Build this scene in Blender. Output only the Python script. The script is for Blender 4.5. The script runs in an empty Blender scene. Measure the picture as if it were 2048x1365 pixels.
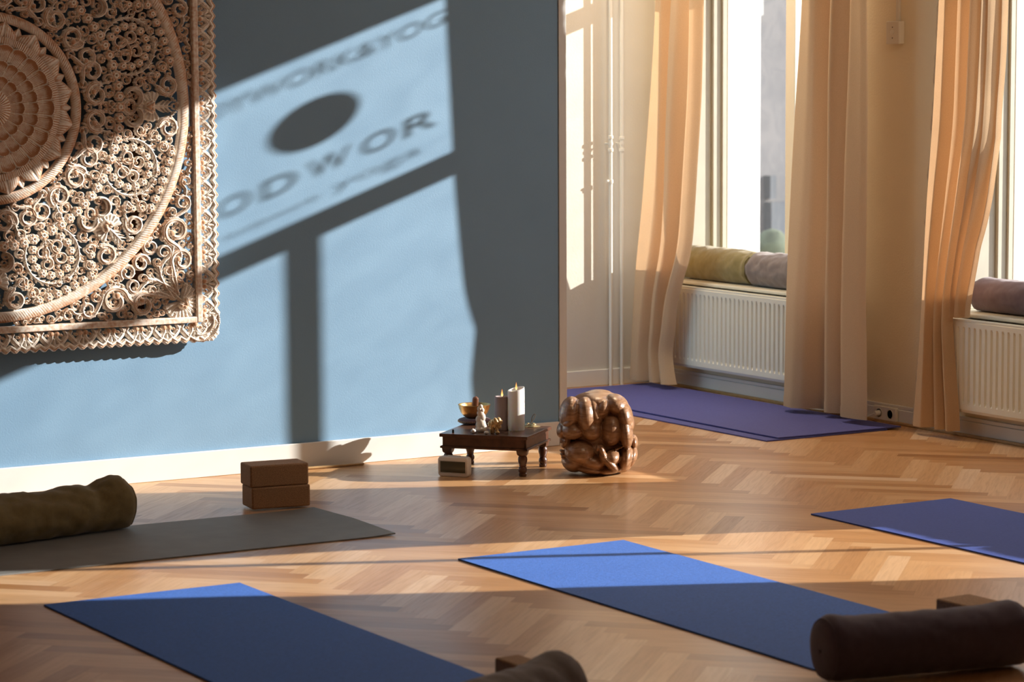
import bpy, bmesh, math, random
import numpy as np
from mathutils import Vector, Matrix, noise
random.seed(7); rng = np.random.default_rng(7)
scene = bpy.context.scene
col = scene.collection
PI = math.pi
R = math.radians

# ------------------------------------------------------------------ camera
FPX, YAW, PITCH, ROLL, CAMH = 5418.23, R(30.783), R(5.845), R(-0.287), 1.5
def _basis():
    fw = np.array([math.sin(YAW)*math.cos(PITCH), math.cos(YAW)*math.cos(PITCH), -math.sin(PITCH)])
    r = np.array([math.cos(YAW), -math.sin(YAW), 0.0]); u = np.cross(r, fw)
    return r*math.cos(ROLL)+u*math.sin(ROLL), -r*math.sin(ROLL)+u*math.cos(ROLL), fw
RT, UP, FW = _basis()
CAM = np.array([0, 0, CAMH])
def ray(x, y): return FW + (x-1024)/FPX*RT - (y-682.5)/FPX*UP
def onZ(x, y, z=0.0): d = ray(x, y); return CAM + d*(z-CAMH)/d[2]
def onY(x, y, Y): d = ray(x, y); return CAM + d*Y/d[1]
def onX(x, y, X): d = ray(x, y); return CAM + d*X/d[0]

cd = bpy.data.cameras.new('camera'); cam = bpy.data.objects.new('camera', cd); col.objects.link(cam)
M = Matrix(((RT[0], UP[0], -FW[0]), (RT[1], UP[1], -FW[1]), (RT[2], UP[2], -FW[2]))).to_4x4()
M.translation = Vector(CAM); cam.matrix_world = M
cd.sensor_width = 36; cd.lens = FPX*36/2048; cd.clip_start = .05; cd.clip_end = 200
cd.dof.use_dof = True; cd.dof.focus_distance = 9.85; cd.dof.aperture_fstop = 5.0
scene.camera = cam
vs = scene.view_settings; vs.view_transform = 'Standard'; vs.look = 'None'; vs.gamma = 1; vs.use_curve_mapping = False
vs.exposure = 0.1

# ------------------------------------------------------------------ key places (metres)
Y1 = 9.019      # blue wall
XE = 5.585      # its right end
Y2 = 10.612     # recessed far wall
XW = 7.108      # window wall, room face
XG = 7.42       # window glass
ZC = 3.25       # ceiling
SUN = Vector((-1, .455, -.368)).normalized()
WIN = [(9.09, 10.46), (7.045, 8.45), (4.915, 6.32)]   # openings of the three windows along y
SILL = .5; WTOP = 2.66

# ------------------------------------------------------------------ materials
def nmat(name):
    m = bpy.data.materials.new(name); m.use_nodes = True
    nt = m.node_tree; b = nt.nodes['Principled BSDF']; return m, nt, b
def nn(nt, t, **kw):
    n = nt.nodes.new(t)
    for k, v in kw.items(): setattr(n, k, v)
    return n
def ramp(nt, fac, stops):
    r = nn(nt, 'ShaderNodeValToRGB'); e = r.color_ramp.elements
    while len(e) < len(stops): e.new(.5)
    for i, (p, c) in enumerate(stops): e[i].position = p; e[i].color = (*c, 1) if len(c) == 3 else c
    nt.links.new(fac, r.inputs[0]); return r
def simple(name, color, rough=.6, var=.06, scale=20, bump=0.0, bscale=200, metal=0, spec=.5, coat=0, sheen=0, trans=None, sub=0, detail=4):
    m, nt, b = nmat(name); L = nt.links
    tc = nn(nt, 'ShaderNodeTexCoord'); no = nn(nt, 'ShaderNodeTexNoise'); no.inputs['Scale'].default_value = scale; no.inputs['Detail'].default_value = detail
    L.new(tc.outputs['Object'], no.inputs['Vector'])
    c = Vector(color[:3])
    r = ramp(nt, no.outputs[0], [(.3, tuple(c*(1-var))), (.7, tuple(min(1, v*(1+var)) for v in c))])
    L.new(r.outputs[0], b.inputs['Base Color'])
    b.inputs['Roughness'].default_value = rough; b.inputs['Metallic'].default_value = metal
    b.inputs['Specular IOR Level'].default_value = spec
    b.inputs['Coat Weight'].default_value = coat; b.inputs['Coat Roughness'].default_value = .15
    b.inputs['Sheen Weight'].default_value = sheen
    if sub: b.inputs['Subsurface Weight'].default_value = sub; b.inputs['Subsurface Radius'].default_value = (.02, .015, .01)
    if bump:
        n2 = nn(nt, 'ShaderNodeTexNoise'); n2.inputs['Scale'].default_value = bscale; n2.inputs['Detail'].default_value = 3
        L.new(tc.outputs['Object'], n2.inputs['Vector'])
        bp = nn(nt, 'ShaderNodeBump'); bp.inputs['Strength'].default_value = bump; bp.inputs['Distance'].default_value = .002
        L.new(n2.outputs[0], bp.inputs['Height']); L.new(bp.outputs[0], b.inputs['Normal'])
    return m
MT = {}
MT['blue_wall'] = simple('blue_wall_paint', (.198, .347, .505), .55, .03, 3, .2, 160)
MT['cream_wall'] = simple('cream_wall_paint', (.85, .75, .54), .75, .03, 4, .5, 120)
MT['white_wall'] = simple('white_wall_paint', (.64, .60, .52), .75, .03, 4, .3, 120)
MT['back_wall'] = simple('back_wall_paint', (.72, .58, .44), .8, .03, 4)
MT['ceiling'] = simple('ceiling_paint', (.7, .66, .6), .8, .02, 4)
MT['skirting'] = simple('skirting_gloss_white', (.75, .74, .70), .4, .02, 6, .05, 60)
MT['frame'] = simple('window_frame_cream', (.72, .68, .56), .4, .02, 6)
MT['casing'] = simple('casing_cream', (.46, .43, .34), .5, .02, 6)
MT['radiator'] = simple('radiator_enamel', (.86, .83, .70), .32, .01, 6)
MT['dark'] = simple('dark_gap', (.03, .028, .025), .7)
MT['pipe'] = simple('pipe_cream', (.78, .74, .64), .35, .01, 6)
MT['socket'] = simple('socket_plastic', (.74, .70, .60), .35, .01)
MT['plug'] = simple('plug_white', (.8, .77, .7), .4, .01)
MT['mat_blue'] = simple('yoga_mat_blue', (.072, .195, .64), .75, .12, 130, .6, 350, spec=.25)
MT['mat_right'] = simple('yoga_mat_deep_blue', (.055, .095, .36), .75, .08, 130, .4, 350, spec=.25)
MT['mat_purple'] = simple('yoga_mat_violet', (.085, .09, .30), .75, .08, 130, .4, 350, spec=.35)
MT['mat_grey'] = simple('yoga_mat_grey', (.20, .20, .19), .6, .08, 12, .3, 300, spec=.5)
MT['olive'] = simple('olive_cotton', (.24, .195, .075), .9, .08, 60, .4, 500, sheen=.3)
MT['olive2'] = simple('olive_canvas', (.19, .14, .05), .9, .08, 60, .4, 500, sheen=.2)
MT['mauve'] = simple('mauve_grey_cotton', (.22, .18, .17), .9, .08, 60, .4, 500, sheen=.3)
MT['plum'] = simple('plum_cotton', (.17, .115, .135), .9, .08, 60, .4, 500, sheen=.3)
MT['grey_cloth'] = simple('taupe_grey_cotton', (.18, .15, .14), .9, .08, 60, .4, 500, sheen=.3)
MT['purple_cloth'] = simple('purple_cotton', (.095, .07, .105), .9, .08, 60, .4, 500, sheen=.3)
MT['cork'] = simple('cork', (.37, .215, .11), .85, .3, 260, .6, 400, detail=8)
MT['dark_wood'] = simple('rosewood_dark', (.085, .032, .016), .35, .35, 35, .1, 150, coat=.3)
MT['white_plastic'] = simple('white_plastic', (.80, .74, .68), .35, .01)
MT['lcd'] = simple('lcd_screen', (.075, .07, .045), .2, .02)
MT['brass'] = simple('hammered_brass', (.62, .40, .16), .33, .2, 50, .25, 90, metal=1)
MT['gold'] = simple('gilt_resin', (.62, .44, .22), .33, .15, 60, metal=.6)
MT['mallet'] = simple('mallet_wood', (.32, .13, .07), .45, .1, 60)
MT['ring_cushion'] = simple('purple_brocade', (.10, .035, .06), .7, .3, 300, .5, 300, sheen=.4)
MT['wax_white'] = simple('wax_white', (.93, .91, .90), .5, .02, 10, sub=.9)
MT['wax_grey'] = simple('wax_mauve_grey', (.34, .27, .27), .5, .03, 10, sub=.15)
MT['wick'] = simple('wick_black', (.02, .02, .02), .9)
MT['stone'] = simple('selenite_stone', (.72, .62, .52), .5, .08, 60, sub=.3)
MT['pearl'] = simple('pearl_shell', (.78, .72, .66), .25, .08, 80)
MT['black'] = simple('black_resin', (.02, .018, .018), .5)
MT['bronze'] = simple('pale_bronze', (.42, .36, .22), .35, .15, 60, metal=.9)
MT['cord'] = simple('brown_cord', (.09, .06, .035), .9)
MT['stick'] = simple('bamboo_stick', (.45, .28, .12), .5, .1, 60)
MT['plaster'] = simple('rough_white_plaster', (.82, .82, .80), .9, .05, 30, 1.0, 60)
MT['paver'] = simple('street_paving', (.35, .34, .32), .9, .1, 2)
MT['facade'] = simple('pale_grey_render', (.17, .165, .165), .9, .05, 2)
MT['facade2'] = simple('light_render', (.62, .62, .57), .9, .05, 2)
MT['shrub'] = simple('shrub_green', (.10, .12, .08), .9, .4, 6)
MT['window_dark'] = simple('street_window', (.12, .13, .14), .2, .1, 2)

def wood_statue():
    m, nt, b = nmat('polished_suar_wood'); L = nt.links
    tc = nn(nt, 'ShaderNodeTexCoord'); mp = nn(nt, 'ShaderNodeMapping'); mp.inputs['Scale'].default_value = (9, 9, 30)
    L.new(tc.outputs['Object'], mp.inputs[0])
    no = nn(nt, 'ShaderNodeTexNoise'); no.inputs['Scale'].default_value = 2.0; no.inputs['Detail'].default_value = 6; no.inputs['Distortion'].default_value = 1.5
    L.new(mp.outputs[0], no.inputs['Vector'])
    r = ramp(nt, no.outputs[0], [(.3, (.19, .09, .042)), (.55, (.31, .165, .085)), (.75, (.40, .23, .13))])
    L.new(r.outputs[0], b.inputs['Base Color']); b.inputs['Roughness'].default_value = .36
    b.inputs['Coat Weight'].default_value = .3; b.inputs['Coat Roughness'].default_value = .25
    return m
MT['statue'] = wood_statue()

def carved_mat():
    m, nt, b = nmat('whitewashed_teak'); L = nt.links
    at = nn(nt, 'ShaderNodeAttribute', attribute_name='wash')
    tc = nn(nt, 'ShaderNodeTexCoord'); no = nn(nt, 'ShaderNodeTexNoise'); no.inputs['Scale'].default_value = 70; no.inputs['Detail'].default_value = 6
    L.new(tc.outputs['Object'], no.inputs['Vector'])
    ad = nn(nt, 'ShaderNodeMath', operation='MULTIPLY_ADD'); L.new(no.outputs[0], ad.inputs[0]); ad.inputs[1].default_value = .9; ad.inputs[2].default_value = -.45
    a2 = nn(nt, 'ShaderNodeMath', operation='ADD', use_clamp=True); L.new(ad.outputs[0], a2.inputs[0]); L.new(at.outputs['Fac'], a2.inputs[1])
    r = ramp(nt, a2.outputs[0], [(.06, (.52, .25, .125)), (.30, (.68, .44, .29)), (.56, (.93, .85, .75))])
    L.new(r.outputs[0], b.inputs['Base Color']); b.inputs['Roughness'].default_value = .75
    return m
MT['carved'] = carved_mat()
MT['tape'] = simple('curtain_heading_tape', (.36, .25, .16), .9, .1, 60)

def floor_mat():
    m, nt, b = nmat('oak_herringbone'); L = nt.links
    at = nn(nt, 'ShaderNodeAttribute', attribute_name='tone')
    uv = nn(nt, 'ShaderNodeUVMap'); uv.uv_map = 'UVMap'
    mp = nn(nt, 'ShaderNodeMapping'); mp.inputs['Scale'].default_value = (2.5, 40, 1); L.new(uv.outputs[0], mp.inputs[0])
    no = nn(nt, 'ShaderNodeTexNoise'); no.inputs['Scale'].default_value = 2.2; no.inputs['Detail'].default_value = 7; no.inputs['Distortion'].default_value = .8
    L.new(mp.outputs[0], no.inputs['Vector'])
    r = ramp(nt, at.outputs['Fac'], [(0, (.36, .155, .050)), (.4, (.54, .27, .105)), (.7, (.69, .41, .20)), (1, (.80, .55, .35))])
    g = ramp(nt, no.outputs[0], [(.30, (.80, .77, .72)), (.55, (1, 1, 1)), (.8, (1.0, 1.0, 1.0))])
    mx = nn(nt, 'ShaderNodeMix', data_type='RGBA', blend_type='MULTIPLY'); mx.inputs[0].default_value = .8
    L.new(r.outputs[0], mx.inputs[6]); L.new(g.outputs[0], mx.inputs[7])
    # dark seams between staves, from the stave's own width coordinate
    sp = nn(nt, 'ShaderNodeSeparateXYZ'); e = nn(nt, 'ShaderNodeUVMap'); e.uv_map = 'Edge'; L.new(e.outputs[0], sp.inputs[0])
    mn = nn(nt, 'ShaderNodeMath', operation='MINIMUM'); L.new(sp.outputs[0], mn.inputs[0]); L.new(sp.outputs[1], mn.inputs[1])
    se = ramp(nt, mn.outputs[0], [(0.0, (.55, .5, .45)), (.0012, (1, 1, 1))])
    m2 = nn(nt, 'ShaderNodeMix', data_type='RGBA', blend_type='MULTIPLY'); m2.inputs[0].default_value = .8
    L.new(mx.outputs[2], m2.inputs[6]); L.new(se.outputs[0], m2.inputs[7])
    L.new(m2.outputs[2], b.inputs['Base Color'])
    rr = ramp(nt, no.outputs[0], [(.3, (.36,)*3), (.7, (.28,)*3)])
    L.new(rr.outputs[0], b.inputs['Roughness'])
    bp = nn(nt, 'ShaderNodeBump'); bp.inputs['Strength'].default_value = .08; bp.inputs['Distance'].default_value = .001
    L.new(no.outputs[0], bp.inputs['Height']); L.new(bp.outputs[0], b.inputs['Normal'])
    b.inputs['Specular IOR Level'].default_value = .6
    return m
MT['floor'] = floor_mat()

def curtain_mat():
    m = bpy.data.materials.new('sand_linen_curtain'); m.use_nodes = True; nt = m.node_tree; L = nt.links
    for n in list(nt.nodes): nt.nodes.remove(n)
    out = nn(nt, 'ShaderNodeOutputMaterial'); d = nn(nt, 'ShaderNodeBsdfDiffuse'); t = nn(nt, 'ShaderNodeBsdfTranslucent'); mx = nn(nt, 'ShaderNodeMixShader')
    tc = nn(nt, 'ShaderNodeTexCoord'); no = nn(nt, 'ShaderNodeTexNoise'); no.inputs['Scale'].default_value = 350; L.new(tc.outputs['Object'], no.inputs['Vector'])
    r = ramp(nt, no.outputs[0], [(.3, (.62, .44, .27)), (.7, (.70, .51, .32))]); L.new(r.outputs[0], d.inputs[0])
    t.inputs[0].default_value = (.82, .50, .27, 1); mx.inputs[0].default_value = .22
    bp = nn(nt, 'ShaderNodeBump'); bp.inputs['Strength'].default_value = .2; bp.inputs['Distance'].default_value = .001
    L.new(no.outputs[0], bp.inputs['Height']); L.new(bp.outputs[0], d.inputs['Normal'])
    L.new(d.outputs[0], mx.inputs[1]); L.new(t.outputs[0], mx.inputs[2]); L.new(mx.outputs[0], out.inputs[0])
    return m
MT['curtain'] = curtain_mat()

def glass_mat():
    m = bpy.data.materials.new('window_glass'); m.use_nodes = True; nt = m.node_tree; L = nt.links
    for n in list(nt.nodes): nt.nodes.remove(n)
    out = nn(nt, 'ShaderNodeOutputMaterial'); t = nn(nt, 'ShaderNodeBsdfTransparent'); g = nn(nt, 'ShaderNodeBsdfGlossy'); mx = nn(nt, 'ShaderNodeMixShader')
    g.inputs['Roughness'].default_value = .02
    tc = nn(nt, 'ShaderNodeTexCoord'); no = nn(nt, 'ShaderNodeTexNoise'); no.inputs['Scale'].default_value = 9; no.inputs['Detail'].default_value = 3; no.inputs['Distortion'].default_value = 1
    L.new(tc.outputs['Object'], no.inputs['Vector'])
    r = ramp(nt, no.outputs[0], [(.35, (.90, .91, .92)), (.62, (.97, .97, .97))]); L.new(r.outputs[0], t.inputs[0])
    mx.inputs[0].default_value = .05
    L.new(t.outputs[0], mx.inputs[1]); L.new(g.outputs[0], mx.inputs[2]); L.new(mx.outputs[0], out.inputs[0])
    return m
MT['glass'] = glass_mat()
def flame_mat():
    m = bpy.data.materials.new('candle_flame'); m.use_nodes = True; nt = m.node_tree; L = nt.links
    for n in list(nt.nodes): nt.nodes.remove(n)
    out = nn(nt, 'ShaderNodeOutputMaterial'); e = nn(nt, 'ShaderNodeEmission'); tc = nn(nt, 'ShaderNodeTexCoord'); sp = nn(nt, 'ShaderNodeSeparateXYZ')
    L.new(tc.outputs['Generated'], sp.inputs[0])
    r = ramp(nt, sp.outputs[2], [(0, (1, .75, .35)), (.45, (1, .45, .12)), (1, (.75, .22, .05))]); L.new(r.outputs[0], e.inputs[0])
    e.inputs[1].default_value = 1.6; L.new(e.outputs[0], out.inputs[0]); return m
MT['flame'] = flame_mat()

# ------------------------------------------------------------------ geometry helpers
class G:
    def __init__(s): s.v = []; s.f = []
    def add(s, vs, fs):
        o = len(s.v); s.v += [tuple(map(float, v)) for v in vs]; s.f += [tuple(i+o for i in f) for f in fs]; return s
    def box(s, x0, x1, y0, y1, z0, z1):
        return s.add([(x0,y0,z0),(x1,y0,z0),(x1,y1,z0),(x0,y1,z0),(x0,y0,z1),(x1,y0,z1),(x1,y1,z1),(x0,y1,z1)],
            [(0,3,2,1),(4,5,6,7),(0,1,5,4),(1,2,6,5),(2,3,7,6),(3,0,4,7)])
    def lathe(s, prof, seg=32, c=(0,0,0), M=None, sq=None):
        vs = []
        for r, z in prof:
            for k in range(seg):
                a = 2*PI*k/seg; p = Vector((r*math.cos(a), r*math.sin(a), z))
                if sq: 
                    q = max(abs(math.cos(a)), abs(math.sin(a)))
                    w = sq(z); p.x *= (1-w)+w/q*.95; p.y *= (1-w)+w/q*.95
                if M: p = M @ p
                vs.append((p.x+c[0], p.y+c[1], p.z+c[2]))
        fs = []
        for i in range(len(prof)-1):
            for k in range(seg):
                fs.append((i*seg+k, i*seg+(k+1)%seg, (i+1)*seg+(k+1)%seg, (i+1)*seg+k))
        fs.append(tuple(range(seg))[::-1]); fs.append(tuple((len(prof)-1)*seg+k for k in range(seg)))
        return s.add(vs, fs)
    def ell(s, c, r, M=None, seg=28, rings=16):
        vs = []; fs = []
        for i in range(1, rings):
            t = PI*i/rings
            for k in range(seg):
                a = 2*PI*k/seg; p = Vector((r[0]*math.sin(t)*math.cos(a), r[1]*math.sin(t)*math.sin(a), r[2]*math.cos(t)))
                if M: p = M @ p
                vs.append((p.x+c[0], p.y+c[1], p.z+c[2]))
        for sgn in (1, -1):
            p = Vector((0, 0, sgn*r[2])); p = M @ p if M else p; vs.append((p.x+c[0], p.y+c[1], p.z+c[2]))
        n = (rings-1)*seg
        for i in range(rings-2):
            for k in range(seg): fs.append((i*seg+k, (i+1)*seg+k, (i+1)*seg+(k+1)%seg, i*seg+(k+1)%seg))
        for k in range(seg):
            fs.append((n, k, (k+1)%seg)); fs.append((n+1, (rings-2)*seg+(k+1)%seg, (rings-2)*seg+k))
        return s.add(vs, fs)
    def tube(s, pts, rad, seg=10, closed=False):
        P = [Vector(p) for p in pts]; n = len(P); rr = rad if hasattr(rad, '__len__') else [rad]*n
        vs = []; prev = None
        for i, p in enumerate(P):
            t = (P[(i+1) % n]-P[i-1]) if closed or 0 < i < n-1 else (P[1]-P[0] if i == 0 else P[-1]-P[-2])
            t.normalize()
            if prev is None: a = t.orthogonal().normalized()
            else: a = (prev - t*prev.dot(t)).normalized()
            prev = a; b = t.cross(a)
            for k in range(seg):
                th = 2*PI*k/seg; q = p+(a*math.cos(th)+b*math.sin(th))*rr[i]; vs.append(tuple(q))
        fs = []
        for i in range(n if closed else n-1):
            j = (i+1) % n
            for k in range(seg): fs.append((i*seg+k, i*seg+(k+1)%seg, j*seg+(k+1)%seg, j*seg+k))
        if not closed: fs.append(tuple(range(seg))[::-1]); fs.append(tuple((n-1)*seg+k for k in range(seg)))
        return s.add(vs, fs)
    def build(s, name, mat, parent=None, world=True, smooth=True, bevel=0, auto=True):
        me = bpy.data.meshes.new(name)
        off = Vector((0, 0, 0)); pp = parent
        while pp and world: off += Vector(pp.location); pp = pp.parent
        me.from_pydata([tuple(Vector(v)-off) for v in s.v], [], s.f); me.update()
        me.materials.append(MT[mat] if isinstance(mat, str) else mat)
        if smooth:
            me.polygons.foreach_set('use_smooth', [True]*len(me.polygons))
        o = bpy.data.objects.new(name, me); col.objects.link(o)
        if parent: o.parent = parent
        if bevel:
            b = o.modifiers.new('bevel', 'BEVEL'); b.width = bevel; b.segments = 3; b.limit_method = 'ANGLE'; b.angle_limit = R(40); b.harden_normals = False
        if smooth and auto: me.set_sharp_from_angle(angle=R(42))
        return o
def tag(o, label=None, cat=None, group=None, kind=None):
    if label: o['label'] = label
    if cat: o['category'] = cat
    if group: o['group'] = group
    if kind: o['kind'] = kind
    return o
def empty(name, loc=(0,0,0), rz=0, **kw):
    o = bpy.data.objects.new(name, None); col.objects.link(o); o.location = Vector([float(v) for v in loc]); o.rotation_euler = (0, 0, rz); o.empty_display_size = .05
    return tag(o, **kw)
def struct(g, name, mat, **kw):
    return tag(g.build(name, mat, **kw), kind='structure')

# ------------------------------------------------------------------ floor: herringbone staves
def build_floor():
    w = .068; n = 7; L = n*w; X0 = 5.21-L/math.sqrt(2)
    vs = []; fs = []; tone = []; uvs = []; edge = []
    s2 = math.sqrt(2)
    def wp(a, b): return (X0+(a-b)/s2, (a+b)/s2 - .02, 0.0)
    for m in range(-14, 16):
        for k in range(-60, 230):
            for typ in (0, 1):
                if typ == 0: a, b, da, db = k*w+m*L, k*w-m*L, L, w
                else: a, b, da, db = (k-1)*w+m*L, k*w-m*L, w, L
                cx, cy, _ = wp(a+da/2, b+db/2)
                if not (-1.15 < cx < XW+.2 and -1.7 < cy < Y2+.2): continue
                o = len(vs); vs += [wp(a, b), wp(a+da, b), wp(a+da, b+db), wp(a, b+db)]; fs.append((o, o+1, o+2, o+3))
                t = min(1, max(0, random.gauss(.58 if typ == 0 else .44, .18))); tone += [t]*4  # random tone, with the differing sheen of the two stave directions painted in
                ou, ov = random.random()*50, random.random()*50
                if typ == 0: uvs += [(ou, ov), (ou+L, ov), (ou+L, ov+w), (ou, ov+w)]
                else: uvs += [(ou, ov), (ou, ov+w), (ou+L, ov+w), (ou+L, ov)]
                edge.append((typ,))
    me = bpy.data.meshes.new('floor'); me.from_pydata(vs, [], fs); me.update()
    u = me.uv_layers.new(name='UVMap'); u.data.foreach_set('uv', [c for p in uvs for c in p])
    e = me.uv_layers.new(name='Edge')
    ed = []
    for (t,) in edge: ed += ([0, 0, 1, 0, 1, 1, 0, 1])
    e.data.foreach_set('uv', ed)
    at = me.attributes.new('tone', 'FLOAT', 'POINT'); at.data.foreach_set('value', tone)
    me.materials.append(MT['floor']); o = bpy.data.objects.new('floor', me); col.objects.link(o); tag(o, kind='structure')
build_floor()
struct(G().box(-1.3, XW+.6, -1.9, Y2+.5, -.25, -.004), 'floor_base', 'dark', smooth=False)

# ------------------------------------------------------------------ walls
struct(G().box(-1.2, XE, Y1, Y2+.2, 0, ZC), 'wall_back', 'blue_wall', smooth=False)
struct(G().box(XE, XW+.1, Y2, Y2+.2, 0, ZC), 'wall_alcove', 'white_wall', smooth=False)
struct(G().box(-1.2, -1.0, -1.8, Y1, 0, ZC), 'wall_left', 'back_wall', smooth=False)
struct(G().box(-1.2, XW+.4, -1.8, -1.6, 0, ZC), 'wall_front', 'back_wall', smooth=False)
struct(G().box(-1.3, XW+.5, -1.9, Y2+.3, ZC, ZC+.2), 'ceiling', 'ceiling', smooth=False)
# window wall, one solid with three openings; the outer skin is plaster
def window_wall():
    g = G(); x0, x1 = XW, XW+.37
    ys = [-1.6]+[v for w in sorted(WIN) for v in w]+[Y2+.2]
    for i in range(0, len(ys), 2): g.box(x0, x1, ys[i], ys[i+1], 0, ZC)
    for a, b in WIN: g.box(x0, x1, a, b, 0, SILL-.03); g.box(x0, x1, a, b, WTOP, ZC)
    return struct(g, 'wall_right', 'cream_wall', smooth=False)
window_wall()
g = G()
for a, b in WIN: g.box(XW+.3705, XW+.50, b, b+.36, -.7, ZC)
struct(g, 'wall_outer_piers', 'plaster', smooth=False)
# white edge trim on the end of the blue wall
struct(G().box(XE+.004, XE+.038, Y1-.004, Y1+.03, 0, ZC), 'trim_1', 'skirting', smooth=False, bevel=.002)
struct(G().box(-1.0, XE-.004, Y1-.014, Y1, 0, .0955), 'baseboard_back', 'skirting', bevel=.003)
struct(G().box(XE+.04, XW, Y2-.014, Y2, 0, .076), 'baseboard_alcove', 'skirting', bevel=.003)
g = G()
g.box(XW-.016, XW, -1.6, Y2-.014, 0, .062)
g.box(XW-.012, XW, -1.6, Y2-.014, .062, .078)
struct(g, 'baseboard_right', 'skirting', bevel=.003)
struct(G().box(XW-.03, XW-.0165, -1.6, Y2-.014, 0, .012), 'trim_2', 'stick', bevel=.003)

# ------------------------------------------------------------------ windows
def window(n, y0, y1, mull, mw, trans=(1.933, 2.008)):
    e = empty('window_%d' % n, (XG, (y0+y1)/2, SILL), kind='structure')
    f = G(); d0, d1 = XG-.03, XG+.03; fr = .035
    f.box(d0, d1, y0, y0+fr, SILL-.02, WTOP); f.box(d0, d1, y1-fr, y1, SILL-.02, WTOP)
    f.box(d0, d1, y0+fr, y1-fr, SILL-.02, SILL+.05); f.box(d0, d1, y0+fr, y1-fr, WTOP-.04, WTOP)
    f.box(d0, d1, y0+fr, y1-fr, trans[0], trans[1])
    f.box(d0, d1, mull-mw/2, mull+mw/2, SILL+.05, trans[0])
    f.build('window_frame', 'frame', e, bevel=.004)
    # casings on the far reveal: stepped cream mouldings
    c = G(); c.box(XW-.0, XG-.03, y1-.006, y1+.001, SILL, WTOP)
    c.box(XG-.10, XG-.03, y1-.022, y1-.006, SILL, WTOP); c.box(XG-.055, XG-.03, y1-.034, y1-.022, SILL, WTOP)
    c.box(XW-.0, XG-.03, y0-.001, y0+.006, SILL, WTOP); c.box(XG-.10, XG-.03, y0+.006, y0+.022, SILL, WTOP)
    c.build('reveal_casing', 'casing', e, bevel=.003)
    s = G(); s.box(XW-.001, XG-.03, y0, y1, SILL-.024, SILL); s.build('window_sill', 'frame', e, smooth=False)
    s = G(); s.box(XW-.045, XW-.001, y0-.03, y1+.03, SILL-.016, SILL); s.build('sill_nosing', 'frame', e, bevel=.005)
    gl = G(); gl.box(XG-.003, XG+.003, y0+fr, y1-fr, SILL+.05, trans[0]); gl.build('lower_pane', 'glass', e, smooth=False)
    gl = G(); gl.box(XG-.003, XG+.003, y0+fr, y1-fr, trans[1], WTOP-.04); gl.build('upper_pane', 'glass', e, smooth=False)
    return e
W1 = window(1, *WIN[0], 9.935, .07)
W2 = window(2, *WIN[1], 7.677, .048)
W3 = window(3, *WIN[2], 5.51, .022)

# lettering and disc stuck on the upper pane of window 2 (seen here only as its shadow on the blue wall)
def letters():
    # shadow-derived places on the pane: (text, y centre, z centre, cap height, width)
    def put(txt, yc, zc, h, wd, nm, bold=0.0, space=1.0):
        cu = bpy.data.curves.new('t', 'FONT'); cu.body = txt; cu.align_x = 'CENTER'; cu.align_y = 'CENTER'; cu.size = 1; cu.extrude = .0004; cu.offset = bold; cu.space_character = space
        to = bpy.data.objects.new('t', cu); col.objects.link(to)
        dg = bpy.context.evaluated_depsgraph_get(); me = bpy.data.meshes.new_from_object(to.evaluated_get(dg)); col.objects.unlink(to); bpy.data.objects.remove(to)
        co = np.array([v.co for v in me.vertices]); mn, mx = co.min(0), co.max(0); c = (mn+mx)/2
        vs = [(XG-.0045+v[2]*.5, yc+(v[0]-c[0])*wd/(mx[0]-mn[0]), zc+(v[1]-c[1])*h/(mx[1]-mn[1])) for v in co]
        g = G().add(vs, [tuple(p.vertices) for p in me.polygons]); bpy.data.meshes.remove(me)
        return g.build(nm, 'black', W2, smooth=False)
    dy, dz = -.068, .074
    for ch, y in (('O', 7.619), ('D', 7.704), ('W', 7.798), ('O', 7.893), ('R', 7.976)):
        put(ch, y+dy, 2.105+dz, .072, .066 if ch != 'W' else .082, 'pane_letter', .012)
    put('BODYWORK&YOGA', 7.775+dy, 2.465+dz, .056, .60, 'pane_lettering', .006)
    put('bodywork', 7.69+dy, 1.995+dz, .034, .18, 'pane_lettering', .0)
    put('yoga', 7.89+dy, 1.995+dz, .040, .17, 'pane_lettering', -.005)
    d = G().lathe([(.088, -.0006), (.088, .0006)], 64, (XG-.0045, 7.771+dy, 2.277+dz-.0), Matrix.Rotation(PI/2, 4, 'Y'))
    d.build('pane_disc', 'black', W2, smooth=False)
letters()

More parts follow.
